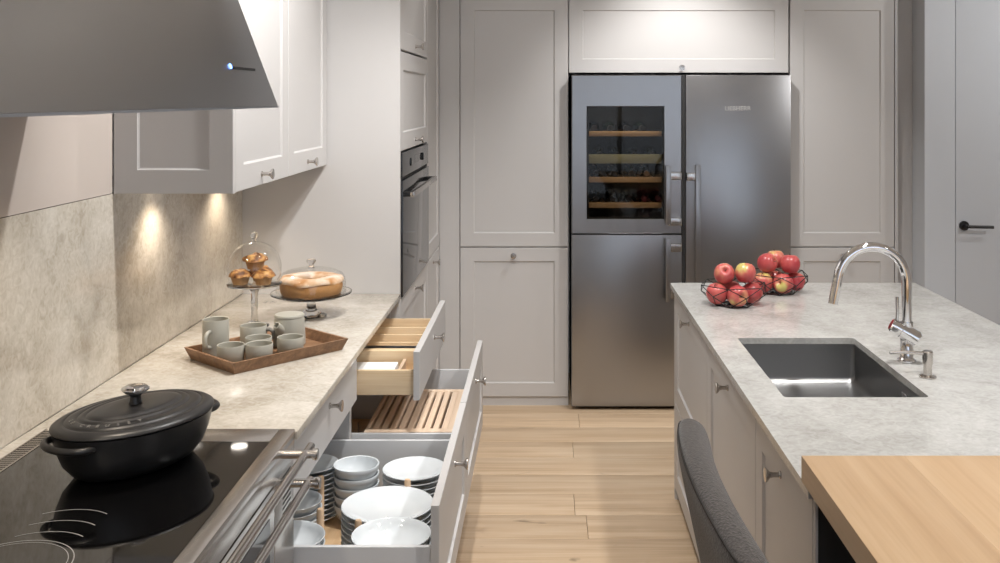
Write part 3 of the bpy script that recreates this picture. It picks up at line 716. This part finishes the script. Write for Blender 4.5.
hp = [Vector((0, -.035, .082)), Vector((0, -.052, .082)), Vector((0, -.066, .072)), Vector((0, -.068, .055)), Vector((0, -.060, .040)), Vector((0, -.036, .034))]
Mh = Matrix.Translation((-1.012, 3.060, TZ)) @ Matrix.Rotation(math.radians(-8), 4, 'Z')
MB().tube([Mh @ p for p in hp], .006, 10).build('mug_handle', CERAM, mug, ang=60)
mx_, my_ = -.924, 3.153
mug = thing('mug', 'short grey stoneware mug with dark handle behind the cups', 'mug', (mx_, my_, TZ))
MB().lathe([(.034, 0), (.040, .003), (.041, .03), (.041, .072), (.040, .0735), (.038, .072), (.038, .012), (.03, .006), (0, .006)], (mx_, my_, TZ), 32).build('mug_body', CERAM, mug, ang=50)
MB().tube([Vector((mx_, my_, TZ))+Vector(p) for p in ((.037, .0, .058), (.052, .0, .060), (.0625, .0, .052), (.0625, .0, .036), (.052, .0, .026), (.037, .0, .026))], .006, 10).build('mug_handle', CERAMH, mug, ang=60)
tx, ty = -.822, 3.196
tpt = thing('teapot', 'grey stoneware teapot with short spout and flat lid', 'teapot', (tx, ty, TZ))
MB().lathe([(.044, 0), (.0505, .004), (.0505, .02), (.0495, .05), (.047, .085), (.0455, .090), (.0, .090)], (tx, ty, TZ), 36).build('pot_body', CERAM, tpt, ang=50)
MB().lathe([(.0455, .0905), (.0465, .0915), (.0465, .0965), (.044, .0995), (.02, .1005), (0, .1005)], (tx, ty, TZ), 36).build('lid', CERAM, tpt, ang=40)
sd = Vector((-.32, -.95, 0)).normalized()
p0 = Vector((tx, ty, TZ+.052))+sd*.04; p1 = Vector((tx, ty, TZ+.078))+sd*.072
spm = MB(); q = (p1-p0).to_track_quat('Z', 'Y').to_matrix().to_4x4(); L = (p1-p0).length
spm.lathe([(.016, 0), (.011, L), (.0085, L+.0005), (.008, L-.012), (0, L-.013)], p0, 20, q); spm.build('spout', CERAM, tpt, ang=60)
bk = -sd
MB().tube([Vector((tx, ty, TZ))+bk*r+Vector((0,0,z)) for r, z in ((.046, .075), (.066, .078), (.078, .066), (.078, .045), (.066, .03), (.047, .028))], .0065, 10).build('handle', CERAM, tpt, ang=60)

# ------------------------------------------------------------------ glass stands
def glass_stand(name, label, x, y, z, r, prof, profd, domelab):
    t = thing(name, label, 'cake stand', (x, y, z))
    MB().lathe(prof, (x, y, z), 48).build('stand', SOLIDG, t, ang=50)
    d = thing('glass_dome', domelab, 'dome', (x, y, z))
    return t, d
MX, MY = -1.022, 3.50; MP = .150
ms = thing('cake_stand', 'tall glass pedestal stand carrying the muffins', 'cake stand', (MX, MY, WT))
MB().lathe([(.0, .0005), (.050, .0005), (.050, .004), (.03, .010), (.012, .018), (.0105, .05), (.0115, .11), (.016, .130), (.03, MP-.007), (.092, MP-.006), (.094, MP-.001), (.092, MP), (.0, MP)], (MX, MY, WT), 40).build('stand', SOLIDG, ms, ang=50)
dm = thing('glass_dome', 'tall clear glass dome covering the muffins', 'dome', (MX, MY, WT+MP))
pr = [(.086, .001), (.0905, .03)] + [(.092*math.cos(a), .055+.092*math.sin(a)) for a in [i*PI/2/12 for i in range(0, 12)]] + [(.006, .1472)]
MB().lathe(pr, (MX, MY, WT+MP), 48, caps=False).build('dome', DOMEG, dm, ang=80)
MB().lathe([(.007, .1465), (.006, .155), (.011, .160), (.0135, .168), (.011, .176), (.004, .180), (0, .180)], (MX, MY, WT+MP), 24).build('dome_knob', SOLIDG, dm, ang=60)
def noisy(p, s, seed): 
    from mathutils import noise
    return noise.noise(Vector(p)*s+Vector((seed*3.1, seed*1.7, 0)))
MUF = mottled('muffin_crust', (srgb(96, 56, 26), srgb(168, 112, 58), srgb(212, 164, 96)), 48, .5, .7, 110)
MUFB = plain('muffin_base', srgb(168, 126, 80), .7, var=.1, scale=40)
def muffin(x, y, z, s, label, sd_, tilt=(0, 0)):
    T = Matrix.Translation((x, y, z)) @ Matrix.Rotation(tilt[0], 4, 'X') @ Matrix.Rotation(tilt[1], 4, 'Y')
    t = thing('muffin', label, 'muffin', (x, y, z), 'muffins under the glass dome')
    n = 32
    b = [[(r*s*(1+.05*math.cos(12*2*PI*j/n))*math.cos(2*PI*j/n), r*s*(1+.05*math.cos(12*2*PI*j/n))*math.sin(2*PI*j/n), zz*s) for j in range(n)] for r, zz in ((.026, 0), (.030, .014), (.034, .028))]
    MB().rings(b, T).build('muffin_base', MUFB, t, ang=60)
    rs = []
    for i in range(9):
        a = i/8*PI/2*1.0
        ring = []
        for j in range(n):
            c = Vector((.041*math.cos(a)*math.cos(2*PI*j/n), .041*math.cos(a)*math.sin(2*PI*j/n), .0285+.026*math.sin(a)))
            k = 1+.22*noisy(c, 70, sd_)
            ring.append((c.x*s*k, c.y*s*k, (.0285+(c.z-.0285)*k)*s))
        rs.append(ring)
    MB().rings(rs, T).build('muffin_top', MUF, t, ang=70)
mz = WT+MP+.001
muffin(MX-.043, MY-.022, mz, .95, 'golden muffin at the front left under the tall dome', 1)
muffin(MX+.038, MY-.026, mz, .93, 'golden muffin at the front right under the tall dome', 2)
muffin(MX+.008, MY+.048, mz, .95, 'golden muffin at the back under the tall dome', 3)
muffin(MX+.002, MY+.0, mz+.0505, .98, 'golden muffin topmost of the pile under the tall dome', 5)

KX, KY = -.862, 3.665; KP = .082
cs = thing('cake_stand', 'low glass footed stand carrying the ring cake', 'cake stand', (KX, KY, WT))
MB().lathe([(0, .0005), (.055, .0005), (.055, .004), (.035, .012), (.018, .026), (.0155, .05), (.02, .068), (.05, KP-.009), (.13, KP-.006), (.146, KP+.002), (.1465, KP+.006), (.143, KP+.005), (.13, KP), (.0, KP)], (KX, KY, WT), 56).build('stand', SOLIDG, cs, ang=50)
dk = thing('glass_dome', 'low clear glass dome covering the ring cake', 'dome', (KX, KY, WT+KP))
pr = [(.125, .001), (.1245, .040), (.121, .058), (.112, .072), (.09, .083), (.06, .090), (.03, .093), (.008, .094)]
MB().lathe(pr, (KX, KY, WT+KP), 56, caps=False).build('dome', DOMEG, dk, ang=80)
MB().lathe([(.012, .0935), (.008, .102), (.0085, .108), (.016, .114), (.0175, .121), (.014, .126), (0, .127)], (KX, KY, WT+KP), 24).build('dome_knob', SOLIDG, dk, ang=60)
ck = thing('ring_cake', 'round golden ring cake dusted with sugar under the low dome', 'cake', (KX, KY, WT+KP))
CAKE = plain('cake_crust', srgb(178, 130, 78), .7, var=.2, scale=22, bump=.2, bscale=120)
SUG = mottled('sugar_top', (srgb(186, 134, 84), srgb(212, 182, 152), srgb(228, 214, 202)), 16, .8, .3, 100)
MB().lathe([(.030, .001), (.104, .001), (.109, .006), (.113, .026), (.112, .044), (.109, .049), (.033, .049), (.030, .04), (.030, .001)], (KX, KY, WT+KP), 56, caps=False).build('cake_body', CAKE, ck, ang=60)
n = 56; rs = []
for r, z in ((.033, .0492), (.105, .0492), (.1145, .0450), (.1155, .050), (.110, .058), (.095, .0645), (.07, .0655), (.05, .062), (.036, .055), (.033, .0492)):
    rs.append([(r*(1+(.015*math.sin(3*a)+.012*math.sin(7*a+1) if r > .1 else 0))*math.cos(a), r*(1+(.015*math.sin(3*a)+.012*math.sin(7*a+1) if r > .1 else 0))*math.sin(a), z+(.004*math.sin(5*a) if r > .1 and z > .0495 else (.003*math.sin(5*a) if r > .11 else 0))) for a in [2*PI*j/n for j in range(n)]])
MB().rings(rs, Matrix.Translation((KX, KY, WT+KP)), cap0=False, cap1=False).build('sugar_crust', SUG, ck, ang=70)

# ------------------------------------------------------------------ crockery in the open drawer
DZ = .4225
def plate_mb(r, h=.020, t=.0045):
    return MB().lathe([(.0, 0), (r*.55, 0), (r*.60, .0015), (r*.72, .006), (r*.99, h), (r, h+.0015), (r*.985, h+t*.8), (r*.71, .006+t), (r*.58, t), (0, t)], (0, 0, 0), 44)
def bowl_mb(r, h, t=.004):
    return MB().lathe([(0, 0), (r*.45, 0), (r*.48, .004), (r*.78, h*.32), (r*.95, h*.75), (r, h), (r-.001, h+.0015), (r-t, h), (r*.95-t, h*.75), (r*.76-t*.5, h*.32+t), (r*.42, .004+t), (0, .004+t)], (0, 0, 0), 40)
def stack(mb, name, cat, x, y, z0, n, dz, what, where, group):
    pro = None
    for i in range(n):
        k = n-1-i
        lab = f'{what}, {"topmost" if k == 0 else ordn[k]+" from the top"} of the stack {where}'
        if n == 1: lab = f'{what} {where}'
        if i == 0:
            pro = mb.build(name, PORC, ang=50); tag(pro, lab, cat, group); pro.location = (x, y, z0)
        else: copy_tree(pro, (x, y, z0+i*dz), label=lab)
stack(plate_mb(.129, .022), 'dinner_plate', 'plate', -.446, 2.808, DZ, 9, .0165, 'large white dinner plate', 'amid the drawer', 'dinner plates in the drawer')
stack(plate_mb(.097, .018), 'side_plate', 'plate', -.402, 3.045, DZ, 10, .0165, 'white side plate', 'by the drawer front', 'side plates in the drawer')
stack(bowl_mb(.102, .045), 'shallow_bowl', 'bowl', -.398, 2.566, DZ, 8, .0188, 'wide shallow white bowl', 'at the near side', 'shallow bowls in the drawer')
stack(bowl_mb(.070, .062, .005), 'bowl', 'bowl', -.582, 3.060, DZ, 5, .0285, 'deep white bowl', 'at the far side', 'deep bowls in the drawer')
stack(plate_mb(.080, .016), 'side_plate', 'plate', -.722, 3.085, DZ, 11, .0150, 'white side plate', 'in shadow', 'side plates under the worktop')
stack(bowl_mb(.078, .040), 'shallow_bowl', 'bowl', -.720, 2.855, DZ, 6, .0215, 'shallow white bowl', 'under the worktop', 'shallow bowls under the worktop')
stack(bowl_mb(.098, .045), 'shallow_bowl', 'bowl', -.672, 2.585, DZ, 7, .0195, 'shallow white bowl', 'nearest the range', 'shallow bowls beside the range')
for x, y, lab in ((-.668, 2.962, 'wooden drawer peg beside the shaded plate stack'), (-.618, 2.728, 'wooden drawer peg between the bowl stacks near the range'),
             (-.500, 2.655, 'wooden drawer peg just in front of the dinner plates'), (-.300, 2.93, 'wooden drawer peg against the drawer front'), (-.408, 2.9375, 'wooden drawer peg between dinner plates and side plates')):
    tag(MB().lathe([(.011, 0), (.011, .004), (.0095, .006), (.0095, .17), (.007, .1755), (0, .1755)], (x, y, DZ), 18).build('drawer_peg', PEGW, ang=40), lab, 'peg', 'wooden pegs in the plate drawer')
# slatted board in the far drawer
bx0, bx1, by0, by1 = -.600, -.309, 3.285, 3.765
cb = thing('bread_board', 'beech slatted bread cutting board with crumb tray in the open drawer', 'cutting board', (-.455, 3.525, .4225))
m = MB()
m.box((bx0, by0, .4225), (bx1, by0+.012, .598)); m.box((bx0, by1-.012, .4225), (bx1, by1, .598)); m.box((bx0, by0+.012, .4225), (bx0+.012, by1-.012, .598)); m.box((bx1-.012, by0+.012, .4225), (bx1, by1-.012, .598))
m.box((bx0+.012, by0+.012, .56), (bx1-.012, by1-.012, .568)); m.build('crumb_tray', plain('crumb_tray_wood', srgb(120, 88, 62), .6), cb)
m = MB(); m.box((bx0, by0, .5985), (bx1, by0+.034, .622), .002); m.box((bx0, by1-.03, .5985), (bx1, by1, .622), .002)
m.box((bx1-.020, by0+.0345, .5985), (bx1, by1-.0305, .622), .002); m.box((bx0, by0+.0345, .5985), (bx0+.014, by1-.0305, .622), .002); m.build('board_frame', MAPLE_Y, cb)
ns = 9; xa, xb_ = bx0+.014, bx1-.020; pitch = (xb_-xa)/ns
for i in range(ns):
    B((xa+pitch*i+.0078, by0+.0345, .600), (xa+pitch*(i+1)-.0005, by1-.0305, .6205), .0015).build('slat', MAPLE_Y, cb)
tag(MB().lathe([(.028, 0), (.030, .003), (.032, .14), (.0315, .1405), (.0305, .14), (.0285, .008), (0, .008)], (-.640, 3.56, .4225), 28).build('drinking_glass', DOMEG, ang=60), 'clear drinking glass beside the slatted bread board', 'glass')

# ------------------------------------------------------------------ island
IX0, IX1, IY0, IY1 = .534, 1.59, 2.04, 4.318
IF = .549
def island_unit(name, y0, y1, label, fronts):
    t = thing(name, label, 'cabinet', (1.0, (y0+y1)/2, 0))
    b = MB()
    if y0 < 3.0 < y1:   # sink unit: open box around the basin
        b.box((IF+.021, y0, .05), (1.575, y0+.016, .899)); b.box((IF+.021, y1-.016, .05), (1.575, y1, .899)); b.box((IF+.021, y0+.016, .05), (1.575, y1-.016, .066)); b.box((1.56, y0+.016, .066), (1.575, y1-.016, .899))
    else: b.box((IF+.021, y0, .05), (1.575, y1, .899))
    b.build('body', CAB, t)
    B((IF+.03, y0, 0), (1.53, y1, .049)).build('plinth', PLINTH, t)
    for z0, z1, k in fronts: door(t, '-X', IF, y0, y1, z0, z1, ((y0+y1)/2, k), 'door')
    return t
island_unit('island_cabinet', 3.42, 4.275, 'greige island cabinet with two fronts, nearest the fridge', [(.418, .895, .848), (.05, .415, .375)])
island_unit('island_cabinet', 2.625, 3.419, 'greige island cabinet under the steel sink', [(.05, .895, .842)])
island_unit('island_cabinet', 2.062, 2.624, 'greige island cabinet beside the oak breakfast bar', [(.05, .895, .835)])
ep = thing('island_end_panel', 'greige end panel closing the island towards the fridge', 'panel', (1.05, 4.29, 0))
B((IF, 4.278, 0), (1.575, 4.298, .899)).build('panel', CAB, ep)
ep = thing('island_end_panel', 'dark charcoal panel under the oak breakfast bar', 'panel', (1.05, 2.05, 0))
B((IF+.006, 2.041, 0), (1.575, 2.058, .899)).build('panel', CHAR, ep)
B((IF, 2.0415, .0), (IF+.0055, 2.0575, .899)).build('edge_strip', CAB, ep)
SX0, SX1, SY0, SY1 = .634, 1.022, 2.667, 3.326
def rrect(x0, x1, y0, y1, r, z, k=6):
    pts = []
    for cx, cy, a0 in ((x1-r, y1-r, 0), (x0+r, y1-r, 90), (x0+r, y0+r, 180), (x1-r, y0+r, 270)):
        for i in range(k+1):
            a = math.radians(a0+90*i/k); pts.append((cx+r*math.cos(a), cy+r*math.sin(a), z))
    return pts
def slab_hole(x0, x1, y0, y1, z0, z1, hole, r, k=6):
    m = MB(); oc = [(x1, y1), (x0, y1), (x0, y0), (x1, y0)]
    vs = []; fs = []
    for z in (z1, z0):
        vs += [(x, y, z) for x, y in oc] + rrect(*hole, r, z, k)
    n = 4*(k+1); S = 4+n
    for t in (0, 1):
        o = t*S
        for c in range(4):
            for i in range(k): a = 4+c*(k+1)+i; fs.append((o+c, o+a, o+a+1))
            a = 4+c*(k+1)+k; b = 4+((c+1) % 4)*(k+1)
            fs.append((o+c, o+a, o+b, o+(c+1) % 4))
    for j in range(n): fs.append((4+j, 4+(j+1) % n, S+4+(j+1) % n, S+4+j))
    for c in range(4): fs.append((c, (c+1) % 4, S+(c+1) % 4, S+c))
    return m.add(vs, fs)
tag(slab_hole(IX0, IX1, IY0, IY1, .90, WT, (SX0, SX1, SY0, SY1), .012).build('island_worktop', STONE_I, ang=40), 'polished pale grey quartzite island worktop with a sink cutout', 'worktop')
sk = thing('sink', 'undermounted rectangular stainless steel sink in the island', 'sink', (.828, 3.0, .76))
g = .003
rs = [rrect(SX0-.02, SX1+.02, SY0-.02, SY1+.02, .02, .8992), rrect(SX0-g, SX1+g, SY0-g, SY1+g, .015, .8992), rrect(SX0-g, SX1+g, SY0-g, SY1+g, .015, .79)]
for a in (20, 45, 70, 90):
    o_ = .018*(1-math.cos(math.radians(a))); zz = .79-.018*math.sin(math.radians(a)); rs.append(rrect(SX0-g+o_, SX1+g-o_, SY0-g+o_, SY1+g-o_, .016, zz))
rs.append(rrect(SX0+.15, SX1-.15, SY0+.25, SY1-.25, .03, .7695))
MB().rings(rs, cap0=False).build('basin', ST_S, sk, ang=50, recalc=True)
MB().lathe([(.045, .7705), (.045, .7735), (.030, .7715), (0, .7715)], (.828, 3.0, 0), 28).build('drain', CHROME, sk)
MB().box((SX1+g-.004, 2.835, .845), (SX1+g-.0005, 2.875, .875), .001).build('overflow', CHROME, sk)
# faucet
fx, fy = 1.091, 3.03
fa = thing('faucet', 'chrome gooseneck kitchen faucet with side lever on the island', 'faucet', (fx, fy, WT))
MB().lathe([(.028, .0005), (.028, .006), (.022, .010), (.0195, .014), (.0195, .075), (.0195, .12)], (fx, fy, WT), 28).build('base_body', CHROME, fa)
pts = [(fx, fy, WT+.10)]
R_a = .104; zc = 1.163
pts += [(fx, fy, z) for z in (1.05, 1.10, 1.14)]
for i in range(0, 25):
    a = math.radians(i*7.1); pts.append((fx-R_a+R_a*math.cos(a), fy, zc+R_a*math.sin(a)))
ex, ez = pts[-1][0], pts[-1][2]
pts += [(ex-.004, fy, ez-.02)]
MB().tube(pts, .0145, 18).build('gooseneck', CHROME, fa, ang=60)
MB().cyl((ex-.004, fy, ez-.0205), (ex-.016, fy, ez-.085), .0150, .0150, 20).build('spray_head', CHROME, fa)
pv0, pv1 = Vector((fx+.033, fy-.012, WT+.068)), Vector((fx-.046, fy+.004, WT+.112))
q = (pv1-pv0).to_track_quat('Z', 'Y').to_matrix().to_4x4(); L = (pv1-pv0).length
vv = MB().lathe([(.0, -.002), (.018, 0), (.0235, .006), (.0235, L*.62), (.021, L*.64), (.021, L-.004), (.017, L), (0, L)], pv0, 28, q).build('valve_body', CHROME, fa)
MB().tube([(fx-.030, fy, WT+.108), (fx-.028, fy, WT+.15), (fx-.029, fy, WT+.195)], .0052, 12).build('lever', CHROME, fa, ang=60)
sx, sy = 1.089, 2.857
sp = thing('soap_dispenser', 'small chrome soap dispenser beside the faucet', 'dispenser', (sx, sy, WT))
MB().lathe([(.024, .0005), (.024, .004), (.012, .008), (.012, .035), (.0145, .040), (.0145, .073), (.012, .076), (0, .076)], (sx, sy, WT), 24).build('pump_body', NICKEL, sp)
MB().tube([(sx-.010, sy, WT+.068), (sx-.06, sy, WT+.072), (sx-.108, sy+.0, WT+.070)], [.0055, .005, .004], 12).build('spout', NICKEL, sp, ang=60)
# oak bar top
ob = thing('breakfast_bar', 'thick oak breakfast bar top laid against the island worktop', 'counter', (1.06, 1.45, 0))
xs = [.531, .744, .957, 1.17, 1.383, 1.60]
for a, b in zip(xs[:-1], xs[1:]): B((a, .80, .9205), (b, 2.084, .973), .0008).build('plank', OAKTOP, ob, ang=80)
lg = B((.60, .86, 0), (1.54, .90, .92), .002).build('support_panel', CHAR, ob)

# ------------------------------------------------------------------ apples in wire baskets
def basket(cx, cy, rot, label):
    t = thing('wire_basket', label, 'basket', (cx, cy, WT), 'wire fruit baskets on the island')
    rb, rt, zt = .070, .130, .082
    hb = [Vector((cx+rb*math.cos(rot+k*PI/3), cy+rb*math.sin(rot+k*PI/3), WT+.0022)) for k in range(6)]
    hm = [Vector((cx+0.124*math.cos(rot+PI/6+k*PI/3), cy+0.124*math.sin(rot+PI/6+k*PI/3), WT+.048)) for k in range(6)]
    ht = [Vector((cx+rt*math.cos(rot+k*PI/3), cy+rt*math.sin(rot+k*PI/3), WT+zt)) for k in range(6)]
    def seg(m, a, b): m.cyl(a, b, .0017, n=8)
    m = MB(); [seg(m, hb[k], hb[(k+1) % 6]) for k in range(6)]; [seg(m, hb[k], hb[k+3]) for k in range(3)]; m.build('base_ring', BLKM, t)
    m = MB(); [seg(m, ht[k], ht[(k+1) % 6]) for k in range(6)]; m.build('top_ring', BLKM, t)
    m = MB()
    for k in range(6):
        seg(m, hb[k], hm[k]); seg(m, hb[(k+1) % 6], hm[k]); seg(m, hm[k], ht[k]); seg(m, hm[k], ht[(k+1) % 6])
    m.build('side_wires', BLKM, t)
def apple_mat():
    m, nt, p = newmat('apple_skin')
    tc = N(nt, 'ShaderNodeTexCoord'); oi = N(nt, 'ShaderNodeObjectInfo')
    ad = N(nt, 'ShaderNodeVectorMath', operation='MULTIPLY_ADD'); ad.inputs[1].default_value = (1, 1, 1)
    off = N(nt, 'ShaderNodeVectorMath', operation='SCALE'); off.inputs[0].default_value = (7, 5, 9); nt.links.new(oi.outputs['Random'], off.inputs['Scale'])
    nt.links.new(tc.outputs['Object'], ad.inputs[0]); nt.links.new(off.outputs[0], ad.inputs[2])
    n1 = N(nt, 'ShaderNodeTexNoise'); n1.inputs['Scale'].default_value = 11; n1.inputs['Detail'].default_value = 2; nt.links.new(ad.outputs[0], n1.inputs['Vector'])
    n2 = N(nt, 'ShaderNodeTexNoise'); n2.inputs['Scale'].default_value = 70; n2.inputs['Detail'].default_value = 4; nt.links.new(ad.outputs[0], n2.inputs['Vector'])
    # yellow cheeks near the stalk cavity
    sx_ = N(nt, 'ShaderNodeSeparateXYZ'); nt.links.new(tc.outputs['Generated'], sx_.inputs[0])
    ma = N(nt, 'ShaderNodeMath', operation='MULTIPLY_ADD'); ma.inputs[1].default_value = .30; nt.links.new(sx_.outputs['Z'], ma.inputs[0]); nt.links.new(n1.outputs['Fac'], ma.inputs[2])
    mx = N(nt, 'ShaderNodeMath', operation='MULTIPLY_ADD'); mx.inputs[1].default_value = .15; nt.links.new(n2.outputs['Fac'], mx.inputs[0]); nt.links.new(ma.outputs[0], mx.inputs[2])
    cr = N(nt, 'ShaderNodeValToRGB'); e = cr.color_ramp.elements
    e[0].position = .60; e[0].color = srgb(172, 62, 68); e[1].position = 1.0; e[1].color = srgb(206, 190, 112)
    k = e.new(.84); k.color = srgb(198, 98, 92); k = e.new(.93); k.color = srgb(208, 140, 106)
    nt.links.new(mx.outputs[0], cr.inputs[0]); nt.links.new(cr.outputs[0], p.inputs['Base Color']); p.inputs['Roughness'].default_value = .28
    return m
APPLE = apple_mat(); STALK = plain('apple_stalk', srgb(84, 60, 36), .7)
def apple(cx, cy, cz, r, tx_, ty_, rz, label):
    T = Matrix.Translation((cx, cy, cz)) @ Matrix.Rotation(rz, 4, 'Z') @ Matrix.Rotation(tx_, 4, 'X') @ Matrix.Rotation(ty_, 4, 'Y')
    t = thing('apple', label, 'apple', (cx, cy, cz-r), 'apples in the wire baskets')
    pf = [(0, .62), (.10, .66), (.22, .80), (.38, .89), (.60, .84), (.84, .60), (.98, .22), (.99, -.1), (.90, -.45), (.72, -.72), (.50, -.87), (.30, -.90), (.14, -.82), (0, -.76)]
    # object axes follow the apple so its colouring tilts with it
    me = MB(); me.lathe([(a*r, b*r) for a, b in pf[::-1]], (0, 0, 0), 28)
    ob_ = me.build('apple_skin', APPLE, t, ang=80)
    ob_.matrix_local = Matrix.Translation((0, 0, r)) @ T.to_3x3().to_4x4() @ Matrix.Translation((0, 0, -.90*r))
    st = MB().tube([(0, 0, .60*r), (.02*r, 0, .82*r), (.1*r, 0, 1.02*r)], .0014, 6).build('stalk', STALK, t)
    st.matrix_local = Matrix.Translation((0, 0, r)) @ T.to_3x3().to_4x4() @ Matrix.Translation((.05*r, 0, .60*r))
A1 = (.720, 3.855); A2 = (.945, 4.10)
basket(A1[0], A1[1], math.radians(12), 'black wire fruit basket of apples at the island corner')
basket(A2[0], A2[1], math.radians(25), 'black wire fruit basket of apples further from the aisle')
ar = .0405
def pile(c, spots):
    done = []
    for dx, dy, dz, tx_, ty_, rz, lab in spots:
        z = WT+.004+ar+dz
        while any((Vector((dx, dy, z))-q).length < 2.0*ar for q in done): z += .001
        done.append(Vector((dx, dy, z))); apple(c[0]+dx, c[1]+dy, z, ar, tx_, ty_, rz, lab)
pile(A1, [(-.066, -.012, .002, .3, -.3, 0, 'red apple low at the left of the front basket'), (.008, -.050, .0, 1.5, .2, 0, 'red apple low at the centre front of the front basket'), (.073, .004, .002, .9, .8, 1, 'red apple low at the right of the front basket'), (.0, .050, .002, .2, 0, 2, 'red apple low at the back of the front basket'),
          (-.035, .0, .050, 1.0, -.1, .1, 'apple with yellow cheek on top left of the front basket'), (.047, .0, .050, .2, .2, 2, 'pinkish red apple on top right of the front basket')])
pile(A2, [(-.064, -.030, .002, .2, -.2, 0, 'red apple low at the left of the rear basket'), (.014, -.052, .002, 1.1, -1.0, .3, 'yellow-streaked apple low at the centre front of the rear basket'), (.076, .004, .002, .3, .3, 1, 'yellowish apple low at the right of the rear basket'), (.0, .055, .002, .2, 0, 2, 'red apple low at the back of the rear basket'),
          (-.043, -.012, .050, 1.2, .6, .3, 'red apple on top left of the rear basket'), (.050, -.018, .050, .1, .1, 2, 'red apple on top right of the rear basket'), (.006, .055, .050, .1, .1, 2.6, 'red apple on top at the back of the rear basket')])

# ------------------------------------------------------------------ upholstered stool
st = thing('bar_stool', 'charcoal fabric bar stool with a rounded padded back at the breakfast bar', 'stool', (.5, 1.78, 0))
SYC, HW = 1.785, .385; SSC = 1.757
def back_pt(u, v, side):
    # u: -1..1 across, v: 0..1 up ; side +1 faces the bar
    zt = 1.062; zb = .66
    w = max(0, (v-.74)/.26)
    hw = HW*(.80+.20*min(1, v*1.6)) - .075*(1-math.sqrt(max(0, 1-min(1, w)**2)))
    yy = SYC+hw*u
    z = zb+(zt-.018*u*u-zb)*v
    x = .268+.085*(1-v)+.030*u*u
    edge = max(0, 1-abs(u)**16)*max(0, 1-v**22)*max(0, 1-(1-v)**12)
    th = edge**.5
    return Vector((x+(.044*th if side > 0 else -.026*th), yy, z))
nu, nv = 41, 33
vs = []; fs = []
for side in (-1, 1):
    for j in range(nv):
        for i in range(nu): vs.append(back_pt(math.sin(PI/2*(-1+2*i/(nu-1))), math.sin(PI/2*j/(nv-1)), side))
S = nu*nv
for t in (0, 1):
    for j in range(nv-1):
        for i in range(nu-1): fs.append((t*S+j*nu+i, t*S+j*nu+i+1, t*S+(j+1)*nu+i+1, t*S+(j+1)*nu+i))
bk_ = MB().add(vs, fs).build('backrest', FABRIC, st, ang=80)
edge = [back_pt(.985, .1+.86*j/24, -1) for j in range(25)] + [back_pt(.985-1.97*i/40, .972, -1) for i in range(1, 40)] + [back_pt(-.985, .96-.86*j/24, -1) for j in range(25)]
MB().tube(edge, .0024, 8).build('piping', PIPE, bk_, ang=80)
m = MB(); rs = []
for d, z in ((.05, .615), (.012, .622), (.0, .645), (.004, .672), (.03, .688), (.10, .694)): rs.append(rrect(.335+d, .80-d, SSC-.265+d, SSC+.265-d, max(.02, .09-d*.6), z, 6))
m.rings(rs).build('seat', FABRIC, st, ang=80)
for sx_, sy_ in ((-1, -1), (-1, 1), (1, -1), (1, 1)):
    MB().cyl((.567+sx_*.15, SSC+sy_*.19, .616), (.567+sx_*.20, SSC+sy_*.24, 0), .013, .009, 14).build('leg', BLKM, st)
m = MB(); z = .25; f_ = .15+.05*(1-z/.616); g_ = .19+.05*(1-z/.616)
cs_ = [(.567-f_, SSC-g_, z), (.567+f_, SSC-g_, z), (.567+f_, SSC+g_, z), (.567-f_, SSC+g_, z)]
for a in range(4): m.cyl(cs_[a], cs_[(a+1) % 4], .008, n=12)
m.build('footrest', BLKM, st)
